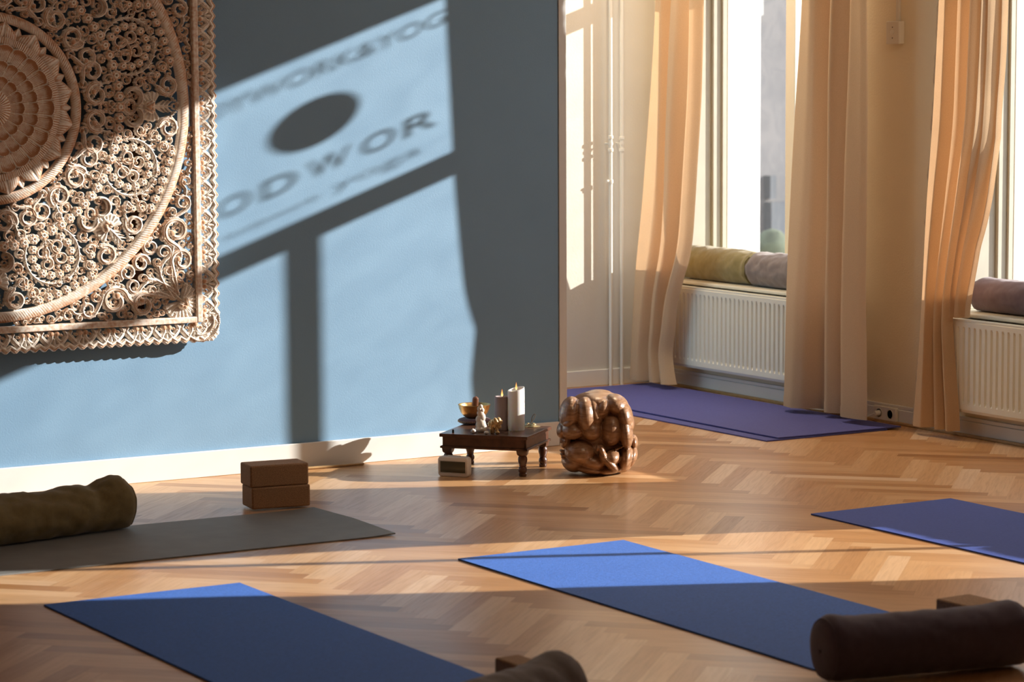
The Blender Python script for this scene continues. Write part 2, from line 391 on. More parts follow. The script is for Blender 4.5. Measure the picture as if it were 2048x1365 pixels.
# ------------------------------------------------------------------ radiators
def radiator(ya, yb, label, endcap=True):
    x0, x1, z0, z1 = 7.018, 7.059, .109, .480
    e = empty('radiator', (7.05, (ya+yb)/2, 0), label=label, cat='radiator', group='panel radiators under the windows')
    # fluted front panel
    g = G(); p = .0333; n = int((yb-ya-.03)/p); y = ya+(yb-ya-n*p)/2
    ys = []; dep = []
    prof = [(0, 0), (.28, 0), (.40, 1), (.60, 1), (.72, 0)]
    for i in range(n):
        for t, d in prof: ys.append(y+(i+t)*p); dep.append(d)
    ys.append(y+n*p); dep.append(0)
    ys = [ya]+ys+[yb]; dep = [0]+dep+[0]
    zs = [z0+.0, z0+.012, z0+.034, z0+.046, z1-.040, z1-.028, z1-.010, z1-.004]; fl = [0, 0, 0, 1, 1, 0, 0, 0]; xin = [.006, 0, 0, 0, 0, 0, 0, .005]
    vs = [(x0+xin[j]+.008*dep[i]*fl[j], ys[i], zs[j]) for j in range(len(zs)) for i in range(len(ys))]
    m = len(ys); fs = [(j*m+i, (j+1)*m+i, (j+1)*m+i+1, j*m+i+1) for j in range(len(zs)-1) for i in range(m-1)]
    g.add(vs, fs); g.box(x0+.010, x0+.014, ya, yb, z0, z1-.006); g.build('front_panel', 'radiator', e, smooth=False)
    g = G(); g.box(x1-.006, x1, ya, yb, z0, z1-.006); g.build('rear_panel', 'radiator', e)
    g = G(); g.box(x0+.014, x1-.006, ya, ya+.003, z0+.01, z1-.004); g.build('side_cover', 'radiator', e)
    g = G(); g.box(x0+.014, x1-.006, yb-.003, yb, z0+.01, z1-.004); g.build('side_cover', 'radiator', e)
    g = G(); g.box(x0+.002, x0+.010, ya, yb, z1-.006, z1); g.box(x1-.010, x1-.002, ya, yb, z1-.006, z1)
    k = int((yb-ya)/.012)
    for i in range(k): g.box(x0+.010, x1-.010, ya+i*(yb-ya)/k, ya+i*(yb-ya)/k+.0100, z1-.005, z1-.001)
    g.build('top_grille', 'radiator', e, smooth=False)
    for yy in (ya+.2, yb-.2):
        g = G(); g.box(x1, XW, yy-.015, yy+.015, z0+.05, z1-.05); g.build('wall_bracket', 'radiator', e)
    return e
radiator(9.14, 10.37, 'cream panel radiator under the far window with olive and grey bolsters above it')
radiator(7.13, 8.455, 'cream panel radiator at the right edge under the single plum bolster')
radiator(5.0, 6.27, 'cream panel radiator under the nearest window')

# ------------------------------------------------------------------ curtains
def interp(pts, t):
    if t <= pts[0][0]: return pts[0][1]
    for (a, va), (b, vb) in zip(pts, pts[1:]):
        if t <= b:
            k = (t-a)/(b-a); k = k*k*(3-2*k) if False else k; return va+(vb-va)*k
    return pts[-1][1]
def smooth_rows(f, z, dz=.08):
    return sum(f(z+d) for d in (-dz, -dz/2, 0, dz/2, dz))/5
def curtain(label, left, right, folds, zb, X=7.0, ztop=2.85, nu=150, nz=90, hem=True, xfun=None, zbot=None, seamedge=False, name='curtain'):
    """left / right: functions z -> y of the far and near... edges; folds: list of (u, depth) control points"""
    e = empty(name, (X, (left(0.5)+right(0.5))/2, 0), label=label, cat='curtain', group='sand coloured curtains beside the windows')
    def pt(u, k):
        zlo = zbot(u) if zbot else zb
        z = ztop+(zlo-ztop)*k
        yl, yr = smooth_rows(left, z), smooth_rows(right, z)
        a = .85+.15*math.sin(z*2.3+u*9)
        w = u+.012*math.sin(z*1.7+u*11)
        d = interp(folds, min(1, max(0, w)))*a
        sw = .5*interp(folds, min(1, max(0, w+.02)))*.0
        x = (xfun(u, z) if xfun else X) + d + .002*math.sin(z*5+u*7)
        y = yl+(yr-yl)*u + .004*math.sin(u*9+z*1.8)*min(1, u*6, (1-u)*6)
        return (x, y, z)
    g = G(); vs = [pt(i/(nu-1), j/(nz-1)) for j in range(nz) for i in range(nu)]
    fs = [(j*nu+i, j*nu+i+1, (j+1)*nu+i+1, (j+1)*nu+i) for j in range(nz-1) for i in range(nu-1)]
    g.add(vs, fs); o = dr = g.build('drape', 'curtain', e, auto=False)
    if hem:
        k0 = 1-.022*(ztop-zb)/(ztop-zb)
        h = G(); hv = []
        for j, k in enumerate((1-.045/2.8, 1.0)):
            for i in range(nu):
                x, y, z = pt(i/(nu-1), k); hv.append((x-.0025, y, z))
        h.add(hv, [(i, i+1, nu+i+1, nu+i) for i in range(nu-1)]); h.build('hem', 'curtain', dr, auto=False)
    if seamedge:
        h = G(); hv = []
        for j in range(nz):
            x, y, z = pt(0, j/(nz-1)); wv = .012+.004*math.sin(z*31)+.003*math.sin(z*67)
            hv += [(x+.004, y+wv, z), (x-.002, y-.004, z)]
        h.add(hv, [(2*j, 2*j+1, 2*j+3, 2*j+2) for j in range(nz-1)]); h.build('side_hem', 'tape', e, auto=False)
    return e
def smoothfolds(raw, n=80):
    out = []
    for i in range(n+1):
        t = i/n; s = 0; wt = 0
        for d in (-.018, -.009, 0, .009, .018): s += interp(raw, min(1, max(0, t+d))); wt += 1
        out.append((t, s/wt))
    return out
def edge(pts, X):
    """image points of a curtain edge -> function z -> y on the plane x = X"""
    P = sorted([(float(onX(q[0], q[1], q[2] if len(q) > 2 else X)[2]), float(onX(q[0], q[1], q[2] if len(q) > 2 else X)[1])) for q in pts])
    top = P[-1]; sl = (P[-1][1]-P[-2][1])/(P[-1][0]-P[-2][0])
    P.append((2.85, top[1]+sl*(2.85-top[0])*.5))
    return lambda z: interp(P, z)
# curtain at the far side of window 1
fl = smoothfolds([(0, .03), (.08, -.04), (.30, -.05), (.38, .05), (.46, .05), (.52, -.045), (.62, -.035), (.69, .05), (.76, .02), (.86, -.04), (.94, -.02), (1, .03)])
curtain('sand coloured curtain beside the white pipes, hanging left of the far radiator',
        edge([(1316, 0), (1305, 200), (1295, 400), (1283, 528), (1276, 656), (1270, 762)], 6.94),
        edge([(1403, 0), (1399, 200), (1387, 440), (1383, 500), (1371, 546), (1358, 576), (1353, 610), (1345, 690), (1337, 725), (1345, 750), (1356, 768)], 6.94),
        fl, .035, X=6.93)
# curtain at the near side of window 1, on the pier
fl = smoothfolds([(0, .03), (.05, -.03), (.20, -.045), (.27, -.02), (.32, .07), (.40, .085), (.45, -.005), (.50, -.02), (.58, .015), (.66, .055), (.71, .07), (.73, -.035), (.76, -.045), (.92, -.04), (1, -.03)])
curtain('wide sand coloured curtain hanging straight between the two radiators, left of the light switch',
        edge([(1608, 0), (1597, 200), (1589, 420), (1581, 600), (1574, 812)], 6.94),
        edge([(1735, 0), (1733, 420), (1731, 600), (1735, 828)], 6.90),
        fl, .035, X=6.925)
# curtain at the far side of window 2: the front folds reach the floor, the rear folds rest on the sill
def xf3(u, z):
    k = min(1, max(0, (u-.55)/.15)); k = k*k*(3-2*k)
    return 6.975+.125*k
fl = smoothfolds([(0, .0), (.06, -.03), (.16, -.03), (.22, .04), (.28, .04), (.33, -.03), (.38, .035), (.44, .03), (.49, -.03), (.55, .035), (.61, .0), (.67, -.03), (.74, .03), (.82, -.02), (.90, .0), (.95, .02), (1, -.01)])
L3 = edge([(1879, 0), (1868, 250), (1857, 420), (1849, 600), (1840, 720), (1827, 860)], 6.97)
R3a = edge([(2014, 0, 7.10), (2011, 120, 7.10), (2001, 246, 7.10), (1980, 420, 7.052), (1960, 495, 7.03), (1949, 552, 7.03), (1935, 628, 7.03)], 7.10)
R3b = edge([(1960, 0), (1950, 246), (1925, 420), (1905, 552), (1897, 628), (1899, 666), (1907, 781), (1914, 857)], 6.99)
def curtain3():
    e = empty('curtain', (6.97, 8.35, 0), label='sunlit sand coloured curtain beside the plum bolster, partly resting on the sill', cat='curtain', group='sand coloured curtains beside the windows')
    def part(nm, l, r, X0, X1, zb, folds, nu, seam=False):
        def pt(u, k):
            z = 2.85+(zb-2.85)*k; yl, yr = smooth_rows(l, z), smooth_rows(r, z)
            flat = min(1, max(.25, (z-.2)/.6)) if zb < .3 else 1
            d = interp(folds, min(1, max(0, u+.01*math.sin(z*2+u*9))))
            x1 = X1(z) if callable(X1) else X1
            return (X0+(x1-X0)*u+d+.002*math.sin(z*4+u*6), yl+(yr-yl)*u, z)
        nz = 90; g = G(); g.add([pt(i/(nu-1), j/(nz-1)) for j in range(nz) for i in range(nu)], [(j*nu+i, j*nu+i+1, (j+1)*nu+i+1, (j+1)*nu+i) for j in range(nz-1) for i in range(nu-1)])
        dr = g.build(nm, 'curtain', e, auto=False)
        if seam:
            hv = []
            for j in range(nz):
                x, y, z = pt(0, j/(nz-1)); wv = .020+.004*math.sin(z*31)+.003*math.sin(z*67); hv += [(x+.004, y+wv, z), (x-.002, y-.004, z)]
            G().add(hv, [(2*j, 2*j+1, 2*j+3, 2*j+2) for j in range(nz-1)]).build('side_hem', 'tape', dr, auto=False)
    part('drape', L3, R3b, 6.965, 6.985, .035, smoothfolds([(0, .01), (.08, -.02), (.30, -.028), (.40, .03), (.50, .035), (.60, -.025), (.68, -.02), (.76, .03), (.86, -.02), (.93, -.02), (1, .028)]), 110, True)
    part('sill_drape', R3b, R3a, 7.0, lambda z: 7.03+.07*min(1, max(0, (z-.77)/.43)), .487, smoothfolds([(0, .02), (.15, -.03), (.28, .03), (.42, -.025), (.55, -.02), (.70, .03), (.85, .0), (.93, -.02), (1, .01)]), 90)
curtain3()
# the curtain on the near side of window 2 and those of window 3, outside the frame but shading the room
def plain_curtain(ya, yb, label, n=5, X=6.985):
    raw = []
    for i in range(n): raw += [((i+.0)/n, .03), ((i+.5)/n, -.03)]
    raw.append((1, .03))
    curtain(label, lambda z: yb, (ya if callable(ya) else (lambda z: ya)), smoothfolds(raw), .035, X=X, nu=90, nz=30, hem=False)
plain_curtain(6.46, 7.00, 'sand coloured curtain on the pier between the middle and the nearest window')
E3 = [(.0, 6.12), (.6, 6.11), (.8, 6.08), (1.15, 5.95), (1.4, 5.78), (1.56, 5.68), (1.9, 5.60), (2.9, 5.56)]
plain_curtain(lambda z: interp(E3, z), 6.37, 'sand coloured curtain drawn over the far edge of the nearest window')
# ------------------------------------------------------------------ curtain rail
g = G().box(6.95, 7.05, -1.5, 10.55, 2.85, 2.87)
tag(g.build('curtain_rail', 'frame', bevel=.002), label='cream ceiling-high curtain rail along the window wall', cat='curtain rail')

# ------------------------------------------------------------------ bolsters
def bolster(name, p0, p1, rad, mat, label, wr=.004, pinch=None, squash=.96, group=None, seedv=0, rim=.02, bend=0, cap_mat=None):
    p0 = Vector(p0); p1 = Vector(p1); ax = (p1-p0); Ln = ax.length; ax.normalize()
    side = ax.cross(Vector((0, 0, 1))).normalized(); up = side.cross(ax)
    e = empty(name, ((p0+p1)/2).to_tuple()[:2]+(min(p0.z, p1.z),), label=label, cat='bolster')
    if group: e['group'] = group
    nl, ns = 70, 56
    def P(s, a, rr):
        q = Vector((s*6+seedv, math.cos(a)*1.1, math.sin(a)*1.1))
        w = wr*(noise.noise(q*2.2)*1.3+noise.noise(q*5.5)*.5)*min(1, rr/rad*1.2)
        f = 1.0
        if pinch: f = pinch(s, a)
        r = rr*f+w
        zz = math.sin(a)*r*squash
        if zz < -rad*.80: zz = -rad*.80-(abs(zz)-rad*.80)*.25
        return p0+ax*(s*Ln)+side*(math.cos(a)*r)+up*(zz+rad*.86)+side*bend*math.sin(s*PI)
    g = G(); vs = []
    for i in range(nl+1):
        s = i/nl; d = min(s, 1-s)*Ln; rr = rad*(1-.10*max(0, 1-d/rim)**2)
        for k in range(ns): vs.append(P(s, 2*PI*k/ns, rr))
    g.add(vs, [(i*ns+k, i*ns+(k+1)%ns, (i+1)*ns+(k+1)%ns, (i+1)*ns+k) for i in range(nl) for k in range(ns)])
    g.build('cover', mat, e, auto=False)
    for s in (0, 1):
        g = G(); vs = []
        cc = P(s, 0, 0.0001)
        sg = -1 if s == 0 else 1
        rings = [1, .93, .75, .5, .25, .05]; bl = [0, .35, .75, .95, 1.0, 1.0]
        for q, b in zip(rings, bl):
            for k in range(ns): vs.append(P(s, 2*PI*k/ns, rad*.90*q)+ax*sg*b*rad*.14)
        fs = [(i*ns+k, (i+1)*ns+k, (i+1)*ns+(k+1)%ns, i*ns+(k+1)%ns) if s == 0 else (i*ns+k, i*ns+(k+1)%ns, (i+1)*ns+(k+1)%ns, (i+1)*ns+k) for i in range(5) for k in range(ns)]
        fs.append(tuple(5*ns+k for k in range(ns)))
        g.add(vs, fs); cap = g.build('end_cap', cap_mat or mat, e, auto=False)
        G().tube([P(s, 2*PI*k/ns, rad*.905) for k in range(ns)], .0022, 6, closed=True).build('piping', cap_mat or mat, cap, auto=False)
    return e
def wrk(s0, amp, wid=.05, sgn=1):
    def f(s, a):
        return 1-amp*math.exp(-((s-s0)/wid)**2)*(.5+.5*math.sin(a*1+1.2))
    return f
SZ = SILL
bolster('bolster', (7.19, 10.42, SZ), (7.19, 9.905, SZ), .085, 'olive', 'olive green bolster lying on the far window sill, beside the grey one', .003, pinch=wrk(.93, .12, .06), seedv=1)
bolster('bolster', (7.185, 9.880, SZ), (7.195, 9.29, SZ), .085, 'mauve', 'mauve grey wrinkled bolster on the far window sill, touching the olive one', .005, pinch=wrk(.10, .05, .06), seedv=5)
bolster('bolster', (7.20, 8.375, SZ), (7.195, 7.70, SZ), .075, 'plum', 'plum coloured smooth bolster on the right-hand window sill', .003, seedv=9)
bolster('bolster', (7.19, 7.66, SZ), (7.19, 7.14, SZ), .074, 'mauve', 'mauve bolster on the right-hand window sill, out at its near end', .004, seedv=12)
bolster('bolster', (7.19, 6.27, SZ), (7.19, 5.66, SZ), .077, 'plum', 'plum bolster on the nearest window sill, far one', .004, seedv=15)
bolster('bolster', (7.19, 5.58, SZ), (7.19, 4.98, SZ), .077, 'olive', 'olive bolster on the nearest window sill, near one', .004, seedv=17)
# olive bolster on the grey mat: slumped, with a pushed-up end
def pin(s, a):
    b = 1+.16*math.exp(-((s-.955)/.05)**2)*max(0, math.sin(a)) - .17*math.exp(-((s-.835)/.035)**2)*(max(0, math.sin(a+.5)))**1.5
    return b*(1-.10*(1-min(1, max(0, (s-.7)/.2)))*max(0, math.sin(a)))
bolster('bolster', (2.62, 8.00, .005), (3.372, 8.145, .005), .088, 'olive2', 'olive canvas bolster with a creased end lying on the dark grey mat', .006, pinch=pin, seedv=21)
# purple bolster in the foreground
bolster('bolster', (3.955, 5.165, .007), (4.475, 5.065, .007), .083, 'purple_cloth', 'dark purple bolster lying across the near end of the central blue mat', .002,
        pinch=lambda s, a: 1+.09*math.exp(-((s-.02)/.08)**2)*max(0, math.sin(a)) + .09*math.exp(-((s-.97)/.10)**2)*max(0, math.sin(a)), seedv=25)
# rumpled grey bolster at the lower edge
bolster('bolster', (2.78, 5.01, .003), (3.225, 5.195, .003), .08, 'grey_cloth', 'taupe grey bolster at the bottom edge, lying on the end of the left blue mat', .003,
        pinch=lambda s, a: 1+.18*math.exp(-((s-.95)/.09)**2)*max(0, math.sin(a))**2, seedv=29)

# ------------------------------------------------------------------ yoga mats
def mat(name, x0, x1, y0, y1, th, m, label, group, z=0.0, rz=0, curl=None, lift=.0006):
    nx, ny = 24, 60
    cx, cy = (x0+x1)/2, (y0+y1)/2
    g = G(); vt = []; vb = []
    for j in range(ny+1):
        for i in range(nx+1):
            x = x0+(x1-x0)*i/nx; y = y0+(y1-y0)*j/ny
            h = z+lift*(1+noise.noise(Vector((x*5, y*5, z*10))))
            if curl: h += curl(i/nx, j/ny)
            c, s = math.cos(rz), math.sin(rz); X = cx+(x-cx)*c-(y-cy)*s; Y = cy+(x-cx)*s+(y-cy)*c
            vt.append((X, Y, h+th)); vb.append((X, Y, h))
    m1 = nx+1; N = len(vt)
    fs = [(j*m1+i, j*m1+i+1, (j+1)*m1+i+1, (j+1)*m1+i) for j in range(ny) for i in range(nx)]
    fb = [tuple(N+q for q in f[::-1]) for f in fs]
    bd = [i for i in range(nx+1)]+[j*m1+nx for j in range(1, ny+1)]+[ny*m1+i for i in range(nx-1, -1, -1)]+[j*m1 for j in range(ny-1, 0, -1)]
    fe = [(bd[k], N+bd[k], N+bd[(k+1) % len(bd)], bd[(k+1) % len(bd)]) for k in range(len(bd))]
    g.add(vt+vb, fs+fb+fe)
    return tag(g.build(name, m), label, 'yoga mat', group)
GM = 'blue yoga mats on the parquet'
mat('yoga_mat', 4.012, 4.612, 5.21, 7.062, .0045, 'mat_blue', 'blue yoga mat in the middle, crossed by the sunlight, under the purple bolster', GM)
mat('yoga_mat', 2.685, 3.285, 5.21, 7.066, .0045, 'mat_blue', 'blue yoga mat at the lower left with only its far edge in the sun', GM)
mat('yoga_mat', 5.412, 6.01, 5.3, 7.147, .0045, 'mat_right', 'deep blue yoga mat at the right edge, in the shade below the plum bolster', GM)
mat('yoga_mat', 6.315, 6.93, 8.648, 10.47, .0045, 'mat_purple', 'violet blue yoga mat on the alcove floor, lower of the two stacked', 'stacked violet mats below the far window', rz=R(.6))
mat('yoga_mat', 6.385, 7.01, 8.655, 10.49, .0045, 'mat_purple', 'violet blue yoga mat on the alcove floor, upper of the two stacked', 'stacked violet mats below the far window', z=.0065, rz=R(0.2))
mat('yoga_mat', 2.30, 4.06, 7.555, 8.155, .004, 'mat_grey', 'dark grey yoga mat under the olive bolster, front of the cork blocks', 'grey mat', rz=R(-.8),
    curl=lambda i, j: .010*max(0, (i-.93)/.07)**2*(1-.6*abs(j-.5)*2))

# ------------------------------------------------------------------ cork blocks
def block(loc, rz, dims, label, group):
    e = empty('yoga_block', loc, rz, label=label, cat='yoga block', group=group)
    a, b, c = dims
    o = G().box(-a/2, a/2, -b/2, b/2, 0, c).build('body', 'cork', e, world=False, bevel=.006)
    # merge: a block is one solid piece
    return e
def block1(loc, rz, dims, label, group):
    a, b, c = dims; g = G().box(-a/2, a/2, -b/2, b/2, 0, c)
    o = g.build('yoga_block', 'cork', None, bevel=.006); o.location = loc; o.rotation_euler = (0, 0, rz)
    return tag(o, label, 'yoga block', group)
B0 = onZ(503, 1021, .006); B1 = onZ(615, 1013, .006)
ang = math.atan2(B1[1]-B0[1], B1[0]-B0[0])
dxy = np.array([math.cos(ang), math.sin(ang)]); nxy = np.array([-dxy[1], dxy[0]])
bc = B0[:2]+dxy*.11+nxy*.045
bw = .115
bc = B0[:2]+dxy*.1035+nxy*bw/2
block1((bc[0]+.003, bc[1], .0065), ang, (.207, bw, .074), 'cork yoga block behind the grey mat, lower of the stack of two', 'cork blocks stacked on the grey mat')
block1((bc[0]-.0015, bc[1]+.002, .081), ang+.01, (.207, bw, .074), 'cork yoga block on top of another cork block near the blue wall', 'cork blocks stacked on the grey mat')
block1((4.665, 5.418, .0), R(2), (.12, .224, .078), 'cork yoga block standing behind the purple bolster on the floor', 'single cork blocks behind the foreground bolsters')
block1((3.272, 5.41, .0065), R(1), (.07, .224, .074), 'cork yoga block behind the taupe bolster at the bottom edge', 'single cork blocks behind the foreground bolsters')

# ------------------------------------------------------------------ stick lying by the skirting
a = onZ(560, 941, .006); b = onZ(727, 928.5, .006)
tag(G().tube([a, b], .005, 10).build('wooden_stick', 'stick'), 'thin wooden stick lying on the floor along the skirting behind the cork blocks', 'stick')

# ------------------------------------------------------------------ pipes
def pipe(px, label):
    x = float(onY(px, 400, Y2-.035)[0]); y = Y2-.045
    e = empty('heating_pipe', (x, y, 0), label=label, cat='pipe', group='white heating pipes in the corner')
    G().tube([(x, y, 0), (x, y, ZC)], .0085, 14).build('tube', 'pipe', e)
    for z in ((1.10, 1.16) if px < 1230 else (1.10, 1.155)):
        G().lathe([(.0095, -.008), (.0125, -.006), (.0125, .006), (.0095, .008)], 16, (x, y, z+.0)).build('pipe_clip', 'pipe', e)
    g = G(); g.lathe([(.011, -.006), (.011, .006)], 14, (x, y, 1.13)); g.tube([(x, y, 1.13), (x, Y2, 1.13)], .004, 8); g.build('wall_bracket', 'pipe', e)
    if px < 1230:
        G().lathe([(.011, -.009), (.012, -.008), (.012, .008), (.011, .009)], 14, (x, y, .955)).build('pipe_clip', 'pipe', e)
        G().tube([(x-.022, y-.002, .957), (x+.004, y-.002, .957)], .006, 10).build('valve', 'pipe', e)
    return e
pipe(1219, 'left one of the two thin white vertical heating pipes'); pipe(1241, 'right one of the two thin white vertical heating pipes')

# ------------------------------------------------------------------ switch with conduit, double socket with plug and cable
def switchbox():
    e = empty('light_switch', (XW, 8.816, 1.62), label='small cream surface-mounted switch box high on the pier, with a conduit above', cat='light switch')
    G().box(XW-.030, XW, 8.774, 8.859, 1.573, 1.667).build('housing', 'socket', e, bevel=.004)
    G().lathe([(.011, 0), (.011, .003), (.007, .005)], 20, (XW-.030, 8.816, 1.62), Matrix.Rotation(-PI/2, 4, 'Y')).build('push_button', 'socket', e)
    for dz in (.022, -.022):
        G().lathe([(.0025, 0), (.0025, .0015)], 10, (XW-.030, 8.816, 1.62+dz), Matrix.Rotation(-PI/2, 4, 'Y')).build('screw', 'cord', e)
    G().box(XW-.012, XW, 8.800, 8.818, 1.667, ZC-.2).build('conduit', 'socket', e, bevel=.002)
switchbox()
def sockets():
    e = empty('wall_socket', (XW-.016, 8.835, .037), label='cream double wall socket in the skirting between the curtains', cat='socket')
    G().box(XW-.032, XW-.016, 8.770, 8.920, .010, .068).build('housing', 'socket', e, bevel=.004)
    for y in (8.878, 8.806):
        g = G().lathe([(.0205, 0), (.0205, .002), (.018, .002), (.0175, -.008), (.002, -.008)], 28, (XW-.032, y, .039), Matrix.Rotation(-PI/2, 4, 'Y')); ol = g.build('outlet', 'frame', e)
        G().lathe([(.0172, 0.0), (.0172, .0006)], 24, (XW-.0255, y, .039), Matrix.Rotation(-PI/2, 4, 'Y')).build('outlet_recess', 'casing', ol)
    c = empty('power_cable', (XW-.04, 8.88, .035), label='white power cable plugged into the left outlet and trailing along the skirting', cat='cable')
    G().tube([(XW-.026, 8.878, .039), (XW-.055, 8.880, .037)], [.013, .010], 14).build('plug', 'plug', c)
    pts = [(XW-.055, 8.88, .037), (XW-.065, 8.91, .022), (XW-.07, 8.97, .012), (XW-.062, 9.05, .014), (XW-.045, 9.12, .02), (XW-.05, 9.25, .012), (XW-.045, 9.5, .006)]
    fine = []
    for i in range(len(pts)-1):
        for t in (0, .33, .66): fine.append(tuple(Vector(pts[i]).lerp(Vector(pts[i+1]), t)))
    fine.append(pts[-1]); G().tube(fine, .003, 8).build('cord', 'plug', c)
sockets()

# ------------------------------------------------------------------ altar table
A = onZ(878.3, 867.7, .15); B = onZ(1054.4, 874.6, .15); Cc = onZ(1099.5, 853.1, .15)
ta = math.atan2(B[1]-A[1], B[0]-A[0]); TW, TD = .339, .302
ud = np.array([math.cos(ta), math.sin(ta)]); vd = np.array([-math.sin(ta), math.cos(ta)])
tc = (A[:2]+B[:2])/2+vd*TD/2
tbl = empty('altar_table', (tc[0], tc[1], 0), ta, label='low dark rosewood altar table with turned legs standing by the blue wall', cat='table')
def tb(g, n, m='dark_wood', **k): return g.build(n, m, tbl, world=False, **k)
tb(G().box(-TW/2, TW/2, -TD/2, TD/2, .138, .150), 'tabletop', bevel=.0015)
g = G(); i = .014
for s in (-1, 1):
    g.box(-TW/2+i, TW/2-i, s*(TD/2-i)-.006, s*(TD/2-i)+.006, .104, .138)
    g.box(s*(TW/2-i)-.006, s*(TW/2-i)+.006, -TD/2+i, TD/2-i, .104, .138)
tb(g, 'apron')
g = G()
for s in (-1, 1):
    g.box(-TW/2+.002, TW/2-.002, s*(TD/2-.009)-.007, s*(TD/2-.009)+.007, .0965, .104)
    g.box(s*(TW/2-.009)-.007, s*(TW/2-.009)+.007, -TD/2+.002, TD/2-.002, .0965, .104)
tb(g, 'lower_moulding', bevel=.001)
legprof = [(.0, 0), (.013, .0005), (.0145, .004), (.0145, .011), (.012, .013), (.0155, .019), (.0165, .026), (.014, .033), (.0115, .037), (.0135, .039), (.0135, .042), (.013, .044), (.0165, .055), (.0175, .064), (.016, .072), (.013, .076), (.0165, .0775), (.0185, .082), (.020, .090), (.021, .0965), (.021, .104)]
for sx in (-1, 1):
    for sy in (-1, 1):
        tb(G().lathe(legprof, 24, (sx*(TW/2-.026), sy*(TD/2-.026), 0), sq=lambda z: .75*min(1, max(0, (z-.074)/.008))), 'leg')
T = .150
def flame(parent, x, y, z, h, w):
    pr = [(.0003, 0), (w*.6, h*.08), (w, h*.22), (w*.9, h*.38), (w*.55, h*.6), (w*.25, h*.82), (.0002, h)]
    G().lathe(pr, 16, (x, y, z)).build('flame', 'flame', parent)
# tall white candle with a slanted, hollow top
def candle(px, py, r, h, mat, label, slant, nm='pillar_candle', fh=.026):
    c = onZ(px, py, T); c[:2] += FW[:2]/np.linalg.norm(FW[:2])*r
    e = empty(nm, (c[0], c[1], T), label=label, cat='candle', group='burning candles on the altar table')
    g = G(); seg = 48; rows = [(r*.97, 0, 0), (r, .004, 0), (r, .5, 1), (r, .93, 1), (r*.985, .985, 1), (r*.90, 1.0, 1), (r*.80, .975, 1), (r*.62, .90, 1), (r*.3, .86, 1), (.001, .855, 1)]
    vs = []
    for k, (rr, t, s) in enumerate(rows):
        for q in range(seg):
            a = 2*PI*q/seg; dx, dy = math.cos(a)*rr, math.sin(a)*rr
            lat = dx*RT[0]+dy*RT[1]; dep = dx*FW[0]+dy*FW[1]
            top = h+slant*(lat/r)+abs(slant)*.5*(dep/r)
            if t <= .005: z = t
            elif rr < r*.85: z = t*h if rr > .75*r else top*0+ h*(1-.03)-(.8*r-rr)*.25
            else: z = t*top if t < .95 else top-(1-t)*.25*r*4*.4
            if rr < r*.85: z = min(z, h-abs(slant)*.35-.004)
            vs.append((c[0]+dx, c[1]+dy, T+z))
    g.add(vs, [(i*seg+k, i*seg+(k+1)%seg, (i+1)*seg+(k+1)%seg, (i+1)*seg+k) for i in range(len(rows)-1) for k in range(seg)]+[tuple(range(seg))[::-1]])
    g.build('wax_body', mat, e)
    zb = T+h-abs(slant)*.35-.008
    wk = G().tube([(c[0], c[1], zb-.003), (c[0]+.001, c[1], zb+.008)], .001, 6).build('wick', 'wick', e)
    flame(bpy.data.objects[e.children[-1].name] if False else wk, c[0]+.001, c[1], zb+.006, fh, .0042)
    return e
candle(1032.5, 862.8, .0315, .153, 'wax_white', 'tall thick white candle with a slanted top, burning in front of the grey candle', .007, fh=.030)
candle(1004, 861.5, .027, .124, 'wax_grey', 'shorter mauve grey burning candle half hidden behind the tall white one', .0, fh=.030)
# singing bowl on its ring cushion
bl = onZ(948.5, 849.5, T); bl[:2] += FW[:2]/np.linalg.norm(FW[:2])*.035
e = empty('ring_cushion', (bl[0], bl[1], T), label='round purple brocade cushion under the brass bowl', cat='cushion')
G().lathe([(.020, .0), (.048, .0), (.058, .004), (.062, .010), (.058, .017), (.046, .021), (.030, .020), (.018, .014)], 40, (bl[0], bl[1], T)).build('pad', 'ring_cushion', e)
g = G()
for k in range(60):
    a = 2*PI*k/60; g.tube([(bl[0]+.0623*math.cos(a), bl[1]+.0623*math.sin(a), T+.007), (bl[0]+.0618*math.cos(a), bl[1]+.0618*math.sin(a), T+.014)], .0007, 4)
g.build('stitching', 'brass', e)
bz = T+.017
e = empty('singing_bowl', (bl[0], bl[1], bz), label='hammered brass singing bowl on the purple ring cushion', cat='bowl')
G().lathe([(.0005, .004), (.012, -.001), (.028, .004), (.041, .012), (.051, .025), (.057, .039), (.0598, .050), (.0615, .0545), (.0598, .0558), (.0572, .0535), (.0545, .039), (.048, .025), (.038, .014), (.026, .007), (.001, .005)], 56, (bl[0], bl[1], bz)).build('bowl_body', 'brass', e)
e = empty('bowl_mallet', (bl[0], bl[1], bz+.012), label='rounded wooden mallet standing upright in the brass bowl', cat='mallet')
mv = Vector((RT[0]*.006, RT[1]*.006, 0)); b0 = Vector((bl[0], bl[1], bz+.012))+Vector((RT[0], RT[1], 0))*.0; b1 = b0+mv+Vector((0, 0, .074))
n_ = 14; pts = []; rad = []
for k in range(n_+1):
    t = k/n_; pts.append(b0.lerp(b1, t)); rad.append(.0118*math.sqrt(max(.001, 1-max(0, (t-.84)/.16)**2)) if t > .84 else .0118*(1 if t > .05 else .9))
G().tube(pts, rad, 20).build('mallet_body', 'mallet', e)
